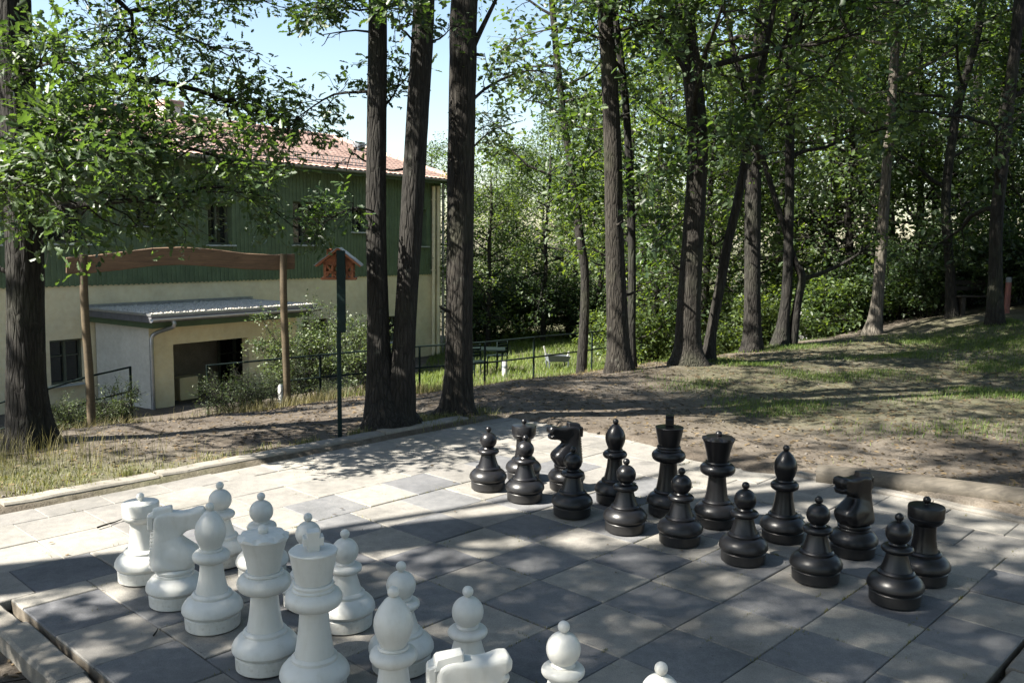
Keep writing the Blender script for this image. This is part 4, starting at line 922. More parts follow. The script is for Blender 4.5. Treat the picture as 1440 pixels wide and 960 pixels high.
def tree(name, label, px, Y, top, cat='tree', group=None, bark=M_BARK, leafm=M_OAK, tmpl=(OAK_V, OAK_F), seed=1, amp=.05, kx=9, nseg=40, lean=(0, 0), crown=None, limbs=(), second=None, flare=.08):
    P, R, g = trunk_path(px, Y, top, lean, flare); f = Fol(seed); f.rough(P, R, nseg, amp, seed, kx, .34*np.exp(-np.maximum(P[:, 2]-g, 0)/.15))
    if second:
        P2, R2, _ = trunk_path(second, Y, top-.8, (-lean[0], lean[1]), 0); f.rough(P2[2:], R2[2:], nseg, amp, seed+9, kx)
        if crown: crown_limbs(f, P2, R2, *crown)
    if crown: crown_limbs(f, P, R, *crown)
    if Y < 17 and top > 10: crown_limbs(f, P, R, 6.5, top-.4, 5 if Y < 10 else 8, 3.4, .2, 6, 1.4, 4, .5, 8, .17, .10)
    for i in f.rg.integers(8, max(9, int(len(P)*.55)), 4 if Y < 17 else 1):
        az = f.rg.uniform(0, 6.28); d = np.array([math.cos(az), math.sin(az), .25]); q = f.grow(P[i]+d*R[i]*.6, d, R[i]*f.rg.uniform(.8, 2.2), 3, .05, .2); f.addtube(q, np.array([.022, .018, .014, .006])*(R[i]/.13), 8)
    for lb in limbs: pxlimb(f, *lb)
    root = empty(name, (float(P[1][0]), float(P[1][1]), g)); tag(root, label, cat, group); f.finish(root, bark, leafm, tmpl); return root

OK_ = (OAK_V, OAK_F); SM_ = (SMP_V, SMP_F)
# --- left oak with low leafy limbs
tree('oak_tree', 'thick oak trunk with low leafy limbs reaching in front of the green building', [(44, 636, 74), (41, 600, 64), (37, 545, 56), (36, 450, 52), (34, 300, 51), (26, 150, 49), (18, 0, 46)], 7.4, 13, seed=11, amp=.06, crown=(4.6, 12, 12, 3.2, .35, 6, 1.2, 5, .5, 8, .11),
     limbs=[([(48, 165, 7.4), (80, 140, 7.5), (120, 112, 7.7), (207, 113, 8.0), (277, 127, 8.2), (340, 150, 8.5), (405, 172, 8.8)], .045, 24, .62, 5, .34, 9, .10, .045, .18),
            ([(120, -60, 7.6), (165, 0, 7.7), (185, 20, 7.8), (185, 45, 7.8), (182, 95, 7.8)], .03, 13, .55, 5, .34, 8, .095, .045, .2),
            ([(183, 17, 7.8), (207, 13, 7.9), (215, 28, 7.9), (243, 43, 8.0), (290, 63, 8.2), (335, 85, 8.4)], .022, 15, .5, 5, .32, 8, .095, .045, .15),
            ([(45, 300, 7.4), (100, 290, 7.1), (180, 282, 6.9), (250, 272, 6.9), (310, 258, 7.2)], .032, 18, .62, 5, .34, 9, .105, .05, .12),
            ([(40, 260, 7.35), (70, 240, 6.7), (110, 215, 6.3), (150, 225, 6.1)], .025, 20, .5, 5, .33, 10, .11, .05, .1),
            ([(45, 230, 7.35), (120, 200, 7.1), (200, 195, 7.0), (290, 215, 7.2), (350, 235, 7.5)], .028, 22, .58, 5, .34, 9, .105, .05, .15),
            ([(45, 190, 7.4), (90, 168, 7.3), (140, 160, 7.3), (195, 165, 7.5)], .024, 20, .5, 5, .32, 9, .10, .045, .2),
            ([(10, 120, 7.3), (50, 95, 6.6), (95, 88, 6.3), (125, 95, 6.2)], .018, 11, .38, 5, .28, 9, .105, .04, .2),
            ([(-30, 250, 7.2), (10, 250, 6.4), (50, 265, 6.0), (85, 285, 5.9)], .018, 14, .4, 5, .28, 9, .11, .04, .2),
            ([(250, 120, 8.2), (300, 190, 8.0), (350, 260, 7.9), (395, 305, 7.8), (430, 330, 7.8)], .014, 12, .36, 4, .26, 6, .095, .04, .25),
            ([(170, -40, 7.8), (260, -10, 8.0), (330, 0, 8.3), (385, 2, 8.6)], .02, 14, .45, 5, .3, 8, .095, .045, .1)])
# --- twin trunk
tree('twin_oak_tree', 'dark oak with two trunks forking from one root behind the kerb', [(548, 606, 82), (540, 560, 56), (533, 500, 36), (531, 400, 31), (529, 300, 30), (530, 150, 29), (531, 0, 27)], 8.0, 13, seed=23, amp=.045,
     second=[(556, 606, 62), (562, 560, 50), (567, 500, 36), (572, 420, 33), (579, 300, 34), (588, 150, 33), (596, 0, 31)], crown=(4.6, 12, 9, 2.8, .4, 6, 1.1, 6, .5, 8, .11),
     limbs=[([(530, 128, 8.0), (505, 130, 8.1), (470, 133, 8.2), (440, 150, 8.3), (415, 168, 8.4)], .016, 11, .34, 4, .26, 7, .095, .04, .35),
            ([(531, 48, 8.0), (500, 43, 8.0), (455, 49, 8.1)], .013, 2, .2, 1, .1, 0, .09, .03, .6),
            ([(532, 10, 8.0), (505, 15, 7.9), (475, 8, 7.9), (450, 5, 7.8)], .012, 9, .3, 5, .25, 9, .10, .04, .2),
            ([(590, 70, 8.0), (570, 45, 7.9), (552, 35, 7.9)], .014, 2, .2, 2, .2, 4, .09, .04, .6), ([(592, 62, 8.0), (618, 55, 8.1), (632, 42, 8.2)], .013, 3, .2, 3, .2, 5, .09, .04, .6),
            ([(531, 300, 8.0), (505, 292, 7.7), (478, 300, 7.6), (455, 315, 7.6)], .010, 9, .3, 4, .24, 7, .095, .04, .3), ([(585, 0, 8.0), (575, -5, 7.6), (555, 10, 7.4)], .012, 8, .3, 5, .25, 9, .105, .04, .2),
            ([(575, 235, 8.0), (550, 240, 8.2), (510, 225, 8.3), (495, 215, 8.4), (487, 240, 8.4)], .013, 3, .2, 2, .2, 4, .08, .03, .5), ([(540, 150, 8.0), (556, 130, 8.2), (565, 100, 8.4)], .012, 8, .3, 4, .25, 7, .095, .04, .2)])
# --- single oak by the kerb
tree('oak_tree', 'straight oak trunk with furrowed sunlit foot beside the kerb', [(645, 594, 56), (645, 570, 46), (645, 520, 43), (646, 400, 40), (648, 250, 40), (651, 100, 39), (653, 0, 38)], 8.6, 13, seed=31, amp=.055, crown=(4.8, 12, 11, 3.0, .4, 7, 1.1, 6, .5, 8, .11),
     limbs=[([(656, 90, 8.6), (668, 60, 8.6), (685, 25, 8.6), (702, -10, 8.6), (715, -40, 8.6)], .035, 6, .6, 4, .3, 8, .095, .05, .5), ([(655, 150, 8.6), (690, 120, 9.0), (740, 100, 9.4), (790, 105, 9.8)], .018, 12, .45, 4, .3, 7, .095, .05, .2),
            ([(652, 230, 8.6), (672, 200, 9.1), (700, 180, 9.6), (735, 170, 10)], .012, 9, .38, 4, .28, 6, .09, .05, .2)])
# --- trees along the bank
G2 = 'trees along the edge of the bank'
tree('bank_tree', 'slender crooked tree growing below the bank beyond the railing', [(817, 512, 17), (822, 440, 14), (822, 380, 13), (815, 330, 13), (806, 250, 12), (796, 190, 11), (786, 110, 10), (776, 0, 9)], 19.5, 11, group=G2, bark=M_BARK2, leafm=M_LEAF, tmpl=SM_, seed=41, nseg=16, crown=(1.6, 10, 21, 2.3, .25, 6, .9, 5, .45, 12, .125, .09))
tree('bank_tree', 'tall straight dark trunk on the bank with a sunlit lower stem', [(871, 518, 42), (870, 490, 35), (868, 440, 32), (864, 330, 27), (861, 200, 26), (856, 90, 24), (850, 0, 22)], 12.2, 14, group=G2, bark=M_BARK, leafm=M_OAK, tmpl=SM_, seed=43, nseg=30, crown=(4.4, 13, 11, 3.0, .3, 7, 1.2, 5, .5, 9, .115, .09),
     limbs=[([(862, 180, 12.2), (830, 182, 12.4), (800, 175, 12.6)], .014, 9, .5, 4, .34, 7, .11, .06, .2), ([(858, 20, 12.2), (900, 30, 12), (950, 20, 12.2)], .02, 12, .6, 4, .34, 7, .11, .06, .3), ([(856, 60, 12.2), (800, 40, 12.6), (740, 50, 13.0), (700, 75, 13.4)], .02, 9, .5, 4, .34, 7, .11, .07, .2)])
tree('bank_tree', 'thin dark trunk standing close behind the tall straight one', [(888, 508, 17), (888, 470, 13), (889, 380, 12), (887, 280, 12), (880, 150, 11), (870, 60, 10), (862, 0, 10)], 13.0, 11, group=G2, bark=M_BARK2, leafm=M_LEAF, tmpl=SM_, seed=47, nseg=16, crown=(3.6, 10, 9, 2.0, .3, 6, .9, 5, .45, 8, .115, .08),
     limbs=[([(888, 300, 13), (915, 280, 13.2), (945, 300, 13.5)], .008, 8, .4, 4, .3, 7, .11, .06, .2)])
tree('bank_tree', 'stout leaning trunk with buttressed roots on the bank', [(966, 512, 50), (967, 490, 40), (968, 440, 36), (972, 370, 33), (978, 280, 31), (981, 200, 30), (974, 110, 28), (962, 0, 26)], 12.6, 14, group=G2, bark=M_BARK, leafm=M_OAK, tmpl=SM_, seed=53, nseg=30, crown=(3.4, 13, 16, 3.4, .25, 7, 1.2, 5, .5, 9, .115, .09),
     limbs=[([(978, 190, 12.6), (930, 165, 12.6), (895, 140, 12.7), (868, 130, 12.8)], .014, 5, .4, 3, .3, 6, .11, .06, .5), ([(976, 130, 12.6), (940, 60, 12.2), (890, 20, 12.0), (840, 5, 12)], .035, 14, .7, 4, .35, 8, .11, .07, .3),
            ([(978, 250, 12.6), (940, 230, 12.2), (910, 250, 11.8)], .012, 13, .5, 4, .34, 8, .115, .06, .2), ([(980, 220, 12.6), (1020, 190, 12.2), (1050, 200, 11.8)], .014, 13, .5, 4, .34, 8, .115, .06, .2), ([(972, 300, 12.6), (935, 330, 13.2), (905, 350, 13.8)], .012, 9, .45, 4, .3, 7, .11, .06, .2)])
tree('bank_tree', 'thin trunk leaning away beside the buttressed one', [(996, 508, 22), (1000, 470, 16), (1011, 410, 15), (1024, 340, 14), (1038, 280, 13), (1052, 200, 12)], 13.0, 7.5, group=G2, bark=M_BARK2, leafm=M_LEAF, tmpl=SM_, seed=59, nseg=16, crown=(2.8, 7.2, 8, 1.8, .2, 6, .8, 5, .45, 8, .115, .08))
tree('bank_tree', 'upright trunk with pale sunlit streak at the end of the railing', [(1058, 486, 32), (1058, 460, 27), (1058, 380, 24), (1059, 280, 24), (1061, 150, 22), (1075, 0, 20)], 15.0, 14, group=G2, bark=M_BARK, leafm=M_LEAF, tmpl=SM_, seed=61, nseg=24, crown=(2.8, 13, 17, 3.4, .2, 7, 1.2, 5, .5, 9, .125, .1))
tree('bank_tree', 'forked tree with a bare limb reaching right over the white stone', [(1097, 484, 28), (1102, 450, 18), (1107, 400, 15), (1110, 300, 14), (1111, 180, 13), (1116, 60, 12), (1119, 0, 11)], 15.6, 12, group=G2, bark=M_BARK2, leafm=M_LEAF, tmpl=SM_, seed=67, nseg=18, crown=(2.9, 11, 13, 2.6, .2, 6, 1.1, 5, .5, 9, .125, .1),
     second=[(1114, 482, 17), (1121, 430, 13), (1128, 390, 13), (1122, 376, 11), (1112, 350, 9)], limbs=[([(1128, 392, 15.6), (1160, 382, 15.6), (1200, 362, 15.5), (1243, 330, 15.4)], .045, 5, .5, 3, .3, 5, .115, .07, .6)])
tree('bank_tree', 'tall slim tree with pale upper stem at the edge of the wood', [(1228, 470, 26), (1234, 420, 18), (1240, 340, 16), (1246, 250, 14), (1254, 140, 13), (1262, 0, 12)], 18.0, 14, group=G2, bark=M_BARKP, leafm=M_LEAF2, tmpl=SM_, seed=71, nseg=18, crown=(3.8, 13, 14, 2.6, .4, 6, 1.1, 5, .5, 9, .13, .1), limbs=[([(1250, 140, 18), (1275, 60, 18), (1280, 0, 18)], .04, 8, .7, 4, .4, 8, .12, .08, .4)])
tree('bank_tree', 'dark trunk rising from the shaded bank beside the timber bench', [(1400, 446, 26), (1400, 380, 19), (1402, 300, 18), (1414, 190, 17), (1428, 60, 16), (1434, 0, 16)], 16.6, 14, group=G2, bark=M_BARK2, leafm=M_LEAF3, tmpl=SM_, seed=73, nseg=18, crown=(2.2, 13, 18, 3.2, .15, 7, 1.2, 5, .5, 9, .125, .1))
tree('bank_tree', 'slim dark trunk between the pale stem and the timber bench', [(1338, 452, 20), (1336, 380, 14), (1330, 280, 13), (1345, 160, 12), (1372, 60, 11), (1382, 0, 11)], 18.5, 12, group=G2, bark=M_BARK2, leafm=M_LEAF3, tmpl=SM_, seed=79, nseg=16, crown=(2.0, 11, 16, 2.8, .15, 7, 1.1, 5, .5, 9, .13, .1))

# --- trees outside the frame whose shade falls on the board
def side_tree(name, label, X, Y, r, top, seed, crown, leafm=M_OAK, sector=None, extra=()):
    f = Fol(seed); g = hz(X, Y); rg = f.rg
    zz = np.linspace(g-.2, top, 9); P = np.stack([X+np.cumsum(rg.normal(0, .03, 9)), Y+np.cumsum(rg.normal(0, .03, 9)), zz], -1); R = np.interp(zz, [g, g+.6, top*.6, top], [r*1.35, r, r*.8, .03])
    Q = spline(np.hstack([P, R[:, None]]), .15); P, R = Q[:, :3], Q[:, 3]; f.rough(P, R, 26, .05, seed, 9); crown_limbs(f, P, R, *crown, sector=sector)
    for e in extra: f.limb(spline(np.array(e), .3), .05, 13, (1.0 if e[0][2] > 5.5 else .7), 5, .45, 8, .12, .07, (.35 if e[0][2] > 5.5 else .1))
    root = empty(name, (X, Y, g)); tag(root, label, 'tree', 'trees around the terrace'); f.finish(root, M_BARK, leafm, SM_); return root
side_tree('terrace_oak', 'oak beside the terrace out of view, throwing the straight trunk shadow', -7.15, 2.50, .27, 14, 101, (5.4, 13.4, 19, 2.6, .3, 7, 1.1, 5, .5, 8, .13, .09), sector=(-2.35, -.05), extra=[[(-7.1, 2.7, 6.0), (-6.0, 3.6, 7.2), (-5.0, 4.4, 7.8), (-3.7, 5.3, 8.4)], [(-7.1, 2.7, 7.0), (-5.8, 3.3, 8.6), (-4.6, 4.0, 9.2), (-3.4, 5.0, 9.6)]])
side_tree('terrace_oak', 'leafy oak out of view close to the white side of the board', -5.6, 1.05, .2, 9.5, 103, (2.6, 9.0, 17, 2.0, .3, 6, .8, 5, .4, 8, .12, .06), extra=[[(-5.6, 1.05, 3.0), (-5.7, 1.5, 3.6), (-5.9, 2.0, 4.0)], [(-5.6, 1.05, 4.2), (-5.75, 1.6, 5.0), (-5.95, 2.1, 5.5)], [(-5.6, 1.05, 3.8), (-5.5, 1.4, 4.6), (-5.4, 1.9, 5.0)]])
side_tree('terrace_oak', 'tall oak out of view behind the white side of the board', -8.6, -.3, .24, 13, 107, (5.6, 12.5, 11, 2.6, .3, 6, 1.0, 4, .45, 8, .13, .07))

side_tree('terrace_oak', 'oak out of view beyond the thick oak, shading the twin trunks', -10.2, 6.5, .24, 13, 109, (5.0, 12.5, 20, 2.7, .3, 7, 1.2, 5, .5, 11, .13, .1))
side_tree('terrace_oak', 'oak out of view beside the building, shading the gateway path', -12.5, 11.5, .24, 13, 113, (4.5, 12.5, 18, 3.0, .3, 7, 1.2, 5, .5, 9, .125, .1))
side_tree('terrace_oak', 'broad oak added out of view behind the camera, closing the canopy over the board', 1.4, -2.2, .25, 13, 117, (4.6, 12.5, 22, 4.2, .25, 9, 1.5, 5, .5, 11, .17, .14))  # unseen oak, added so its crown hides the sky above the board
side_tree('terrace_oak', 'broad oak added out of view off the shaded corner of the board to block sky light', 5.9, 2.4, .25, 13, 119, (4.8, 12.5, 22, 4.0, .25, 9, 1.5, 5, .5, 11, .17, .14))  # second unseen oak, put in to cut the sky light on the slabs
# --- the wood behind: shared kinds, many individuals
def variant(seed, H, z0, n, L, leafm, size, nleaf):
    f = Fol(seed); rg = f.rg; zz = np.linspace(-.6, H, 9); P = np.stack([np.cumsum(rg.normal(0, .06, 9)), np.cumsum(rg.normal(0, .06, 9)), zz], -1); R = np.interp(zz, [-.6, .5, H*.7, H], [.19, .13, .07, .015])
    Q = spline(np.hstack([P, R[:, None]]), .25); P, R = Q[:, :3], Q[:, 3]; f.rough(P, R, 12, .05, seed, 7); crown_limbs(f, P, R, z0, H-.4, n, L, .1, 7, 1.3, 5, .55, nleaf, size, .13)
    return (npmesh('trunk', np.vstack(f.tv), np.vstack(f.tf), M_BARK2, True), leaf_cloud('crown', np.vstack(f.P), np.vstack(f.D), np.vstack(f.N), np.concatenate(f.S), SM_, leafm))
VAR = [variant(201, 10.5, 1.2, 22, 3.3, M_LEAF, .14, 8), variant(202, 9.5, .7, 24, 3.0, M_LEAF2, .14, 9), variant(203, 11.5, 1.8, 22, 3.4, M_LEAF3, .14, 8), variant(204, 8.5, .5, 24, 2.8, M_LEAF, .13, 11), variant(205, 12, 2.6, 20, 3.2, M_LEAF2, .14, 7)]
VLAB = ['mid green leafy tree', 'pale green bushy tree', 'deep green tree', 'low dense green tree', 'tall loose pale tree']
LMK = [(590, 'the building'), (650, 'the single oak'), (690, 'the garden table'), (735, 'the white bollard'), (780, 'the garden wagon'), (820, 'the slender crooked tree'), (870, 'the tall straight trunk'), (925, 'the railing'), (968, 'the buttressed trunk'), (1010, 'the thin leaning trunk'), (1058, 'the streaked upright trunk'), (1105, 'the forked tree'), (1150, 'the white stone'), (1240, 'the slim pale stem'), (1335, 'the slim dark trunk'), (1372, 'the timber bench'), (1410, 'the red post')]
def wood_tree(x, Y, sc, k, sz=None):
    d = ray(x, 480); X = d[0]/d[1]*Y; o = empty('wood_tree', (X, Y, hz(X, Y)-.05), random.uniform(0, 6.28)); s = sc*random.uniform(.93, 1.07); o.scale = (s, s, s*(sz or 1))
    lm = min(LMK, key=lambda q: abs(q[0]-x))[1] if x < 1480 else None
    tag(o, (VLAB[k]+(' close' if Y < 25 else ' farther' if Y < 36 else ' far')+' behind '+lm) if lm else VLAB[k]+' out past the timber bench', 'tree', 'trees of the wood'); link('trunk', VAR[k][0], o); link('crown', VAR[k][1], o)
for a in [(660, 37, .80, 3), (690, 34, .78, 1), (728, 38, .80, 3), (765, 35, .80, 2), (800, 38, .90, 3), (838, 36, .85, 2), (700, 44, .85, 0), (760, 46, .92, 1), (830, 44, 1.0, 0),
          (880, 24, .80, 1), (925, 27, .95, 0), (945, 34, 1.15, 4), (985, 23, .85, 3), (1020, 28, 1.1, 0), (1045, 22, .78, 1), (1080, 26, 1.1, 2), (1105, 33, 1.25, 4), (1150, 22, .85, 3), (1165, 27, 1.0, 1), (1200, 31, 1.1, 4), (1195, 21.5, .75, 2), (1250, 26, .95, 2), (1280, 22, .9, 3), (1300, 29, 1.05, 1),
          (1340, 24, 1.05, 2), (1375, 21, .85, 3), (1400, 27, 1.2, 0), (1445, 23, 1.05, 2), (1470, 19.5, .85, 3), (1520, 24, 1.1, 0), (1600, 21, 1.0, 2), (1700, 24, 1.1, 1),
          (900, 42, 1.05, 2), (980, 44, 1.15, 0), (1050, 42, 1.1, 1), (1130, 44, 1.2, 4), (1220, 42, 1.15, 2), (1310, 40, 1.2, 4), (1400, 38, 1.2, 1), (1500, 36, 1.3, 2),
          (610, 46, .9, 0), (665, 52, .85, 2), (720, 58, .9, 0), (790, 60, 1.0, 2), (860, 56, 1.1, 1), (560, 60, .8, 2)]: wood_tree(*a)

# trees round the camera's side of the terrace (they only close the canopy)
for X, Y, sc, k, lb in [(3.5, -6, 1.15, 0, 'mid green tree out of view behind the broad oak at the near end'), (-2.5, -7, 1.2, 2, 'deep green tree out of view farthest behind the near end of the terrace'), (8.5, -2.5, 1.1, 0, 'mid green tree out of view diagonally off the shaded black rook'), (10, 4.5, 1.15, 2, 'deep green tree out of view beyond the end of the timber log'), (12.5, 10.5, 1.1, 0, 'mid green tree out of view on the rising bank past the grass'), (-7, -6, 1.15, 0, 'mid green tree out of view behind the tall oak of the white side')]:
    o = empty('wood_tree', (X, Y, hz(X, Y)-.05), random.uniform(0, 6.28)); o.scale = (sc, sc, sc); tag(o, lb, 'tree', 'trees around the terrace'); link('trunk', VAR[k][0], o); link('crown', VAR[k][1], o)
# --- shrubs
def shrub_var(seed, H, W, n, leafm, size, nleaf, tmpl=SM_, twig=.4, jit=.07, nsub=5, ntw=5, up=.12):
    f = Fol(seed)
    for k in range(n):
        az = f.rg.uniform(0, 6.283); sl = f.rg.uniform(.15, 1.0)*W; d = np.array([math.cos(az)*sl, math.sin(az)*sl, H]); L = np.linalg.norm(d)*f.rg.uniform(.6, 1.0); pts = f.grow(np.array([math.cos(az)*.08, math.sin(az)*.08, -.1]), d/np.linalg.norm(d), L, 6, .0, up)
        f.limb(pts, .014, nsub, .5*W, ntw, twig, nleaf, size, jit, .15)
    return (npmesh('stem', np.vstack(f.tv), np.vstack(f.tf), M_BARK2, True), leaf_cloud('foliage', np.vstack(f.P), np.vstack(f.D), np.vstack(f.N), np.concatenate(f.S), tmpl, leafm))
SV = [shrub_var(301, 2.0, 1.3, 16, M_LEAF, .11, 10), shrub_var(302, 1.8, 1.4, 16, M_LEAF2, .11, 10), shrub_var(303, 2.4, 1.2, 16, M_LEAF3, .11, 10), shrub_var(304, 2.3, .9, 15, M_SHRUB, .062, 9, SM_, .3, .045, 6, 6), shrub_var(305, 1.0, .75, 22, M_SHRUB, .05, 7, (NAR_V, NAR_F), .28, .03, 6, 5), shrub_var(306, .95, .45, 12, M_SHRUB, .06, 9, (NAR_V, NAR_F), .2, .025, 5, 5)]
def shrub(x, Y, sc, k, label, group=None, dz=0.0, name='shrub'):
    d = ray(x, 480); X = d[0]/d[1]*Y; o = empty(name, (X, Y, hz(X, Y)+dz), random.uniform(0, 6.28)); o.scale = (sc, sc, sc*random.uniform(.9, 1.1)); tag(o, label, 'shrub', group); link('stem', SV[k][0], o); link('foliage', SV[k][1], o)
GS = 'undergrowth shrubs of the wood'; SL = ['mid green undergrowth shrub', 'pale green undergrowth shrub', 'dark undergrowth shrub']
for x, Y, s, k in [(668, 36, 1.3, 2), (700, 37, 1.3, 2), (735, 39, 1.3, 0), (765, 38, 1.3, 2), (800, 37, 1.3, 2), (845, 36, 1.2, 2), (855, 33, 1.0, 1), (915, 26, 1.0, 1), (945, 30, 1.1, 1), (925, 34, 1.2, 0), (1000, 28, 1.1, 1), (1030, 22, .9, 1), (1035, 26, 1.1, 0), (1075, 20, .8, 1), (1085, 24, 1.0, 0), (1125, 22, .9, 1), (1140, 20.5, .8, 0), (1170, 20, .85, 1), (1190, 23, 1.1, 0), (1210, 20.5, .8, 2), (1260, 20.5, .9, 0), (1285, 21, .9, 2), (1305, 19.5, .8, 2), (1320, 22, 1.0, 0), (1350, 20, .9, 2), (1365, 22, 1.0, 0), (1395, 19, .8, 2), (1420, 19.6, .9, 0), (1450, 18.5, .8, 2), (1500, 18, .9, 0), (1560, 17, .9, 2)]:
    shrub(x, Y, s, k, SL[k]+(' close' if Y < 21 else ' farther' if Y < 26 else ' far')+' behind '+min(LMK, key=lambda q: abs(q[0]-x))[1], GS, -.1)
shrub(402, 19.6, .85, 3, 'loose leafy shrub growing at the corner of the porch'); shrub(440, 20.2, 1.05, 3, 'leafy shrub under the dark ground floor window behind the bird feeder pole'); shrub(505, 19.6, .85, 3, 'leafy shrub between the feeder pole and the twin oak'); shrub(470, 18.6, .55, 4, 'low wiry shrub behind the railing near the feeder pole')
shrub(330, 15.6, .85, 4, 'pale wiry shrub at the path side of the right railing end'); shrub(370, 15.9, .8, 4, 'pale wiry shrub at the foot of the right gateway post'); shrub(92, 14.6, .9, 5, 'small fir-like shrub between thick oak and left gateway post'); shrub(162, 15.6, 1.05, 5, 'small upright shrub behind the left railing end by the porch'); shrub(112, 15.0, .7, 4, 'low wiry shrub at the foot of the left gateway post')

# ------------------------------------------------------------------ grass, litter, twigs
def blades(name, X, Y, H, W, mt, label, seed, bend=.5):
    rg = np.random.default_rng(seed); n = len(X); Z = hgt(X, Y)-.01; az = rg.uniform(0, 6.283, n); D = np.stack([np.cos(az), np.sin(az), 0*az], -1); Bv = np.stack([-np.sin(az), np.cos(az), 0*az], -1); P = np.stack([X, Y, Z], -1)
    b = rg.uniform(.05, bend, n)[:, None]; H = H[:, None]; w = W[:, None]
    m1 = P+D*H*b*.35+np.array([0, 0, 1])*H*.55; tip = P+D*H*b+np.array([0, 0, 1])*H*(1-.25*b)
    V = np.stack([P-Bv*w, P+Bv*w, m1-Bv*w*.7, m1+Bv*w*.7, tip], 1).reshape(-1, 3); o = np.arange(n)[:, None]*5
    return tag(link(name, npmesh(name, V, [o+np.array([[0, 1, 3, 2]]), o+np.array([[2, 3, 4]])], mt)), label, 'grass', kind='stuff')
def scatter(n, x0, x1, y0, y1, mask, seed):
    rg = np.random.default_rng(seed); X = rg.uniform(x0, x1, n); Y = rg.uniform(y0, y1, n); u, v = w2b(X, Y); out = paved_depth(u, v) < -.07
    k = out & (rg.uniform(0, 1, n) < mask(X, Y)); return X[k], Y[k], rg
X, Y, rg = scatter(240000, 1.2, 9.5, 7.2, 17.0, lambda X, Y: np.clip(sst(1.3, 3.0, X)*sst(7.4, 9.0, Y)*np.clip(wav(X*1.5, Y*2.2)*1.5-.02, 0, 1)*.9+sst(6.0, 8.5, X)*.5, 0, 1), 1)
blades('short_grass', X, Y, rg.uniform(.02, .085, len(X)), rg.uniform(.0018, .0042, len(X)), M_GRASS, 'sparse short green grass on the trodden earth right of the board', 2, .9)
X, Y, rg = scatter(120000, -3, 14, 14, 40, lambda X, Y: sst(6.0, 8.0, (X+3.1)*-.72+(Y-5.32)*.70)*np.clip(.7+.5*wav(X, Y), 0, 1), 3)
blades('lawn_grass', X, Y, rg.uniform(.08, .24, len(X)), rg.uniform(.006, .012, len(X)), M_LAWN, 'bright green lawn grass beyond the railing', 4, .7)
X, Y, rg = scatter(34000, -6.0, -2.0, 5.0, 7.6, lambda X, Y: np.exp(-(((X+4.0)/1.1)**2+((Y-6.1)/.55)**2)), 5)
blades('meadow_grass', X, Y, rg.uniform(.02, .07, len(X)), rg.uniform(.002, .004, len(X)), M_HAY, 'short yellowing grass between the kerb and the thick oak', 6, 1.0)
X, Y, rg = scatter(7000, -6.0, -2.4, 5.2, 8.0, lambda X, Y: np.exp(-(((X+3.9)/.9)**2+((Y-6.6)/.5)**2))*.9, 7)
blades('dry_grass', X, Y, rg.uniform(.08, .30, len(X)), rg.uniform(.0013, .0026, len(X)), M_DRY, 'tall dry seeded grass at the foot of the thick oak', 8, .6)
# tufts along the kerb and under gate, railing and bank
rg = np.random.default_rng(9); TX, TY, TH_ = [], [], []
def tuft(cx, cy, n, r, h):
    TX.append(rg.normal(cx, r, n)); TY.append(rg.normal(cy, r, n)); TH_.append(rg.uniform(.35, 1, n)*h)
for k in range(70):
    v = rg.uniform(.5, 11.6); x, y = b2w(PU0-.5-abs(rg.normal(0, .25)), v); tuft(x, y, int(rg.uniform(8, 45)), .05, rg.uniform(.04, .16))
for k in range(70):
    x, y = gz(rg.uniform(540, 720), rg.uniform(585, 606), .0); tuft(x, y, 30, .06, rg.uniform(.05, .17))
for k in range(40):
    u = rg.uniform(4, 9); x, y = b2w(u, PV1+.9+rg.uniform(0, 1)); tuft(x, y, 10, .05, .06)
for (u, v) in ((-.75, -1.0), (-.2, -1.0), (8.95, 6.7), (8.95, 5.9), (2.0, -.9), (3.1, -.9), (9.0, 7.6)):
    x, y = b2w(u, v); TX.append(rg.normal(x, .03, 90)); TY.append(rg.normal(y, .03, 90)); TH_.append(rg.uniform(.02, .06, 90))
X = np.concatenate(TX); Y = np.concatenate(TY); H = np.concatenate(TH_)*.7; o = blades('kerb_grass', X, Y, H, rg.uniform(.0015, .0035, len(X)), M_HAY, 'small grass tufts growing along the kerb stones', 10, .9)
TX, TY, TH_ = [], [], []
for x, y, Yd, n, r, h in [(110, 600, 14.6, 540, .55, .40), (160, 595, 15.2, 315, .4, .40), (330, 590, 15.4, 675, .55, .35), (385, 585, 15.2, 585, .5, .32), (425, 580, 15.0, 675, .6, .30), (480, 565, 15.4, 675, .7, .30), (640, 540, 17.5, 1400, .8, .35), (600, 545, 17.0, 1200, .6, .3), (690, 540, 14.0, 800, .5, .15), (20, 600, 13.0, 1500, .8, .4)]:
    p = at(x, y, Yd); tuft(p[0], p[1], n, r, h)
for k in range(90):
    x = rg.uniform(690, 1060); p = gz(x, rg.uniform(505, 530)-.03*(x-690), -.1); tuft(p[0], p[1], 26, .18, rg.uniform(.03, .09))
X = np.concatenate(TX); Y = np.concatenate(TY); H = np.concatenate(TH_); blades('bank_grass', X, Y, H, rg.uniform(.002, .004, len(X)), M_DRY, 'straw-coloured dry grass along the path, railing and bank edge', 12, .8)
TX, TY, TH_ = [], [], []
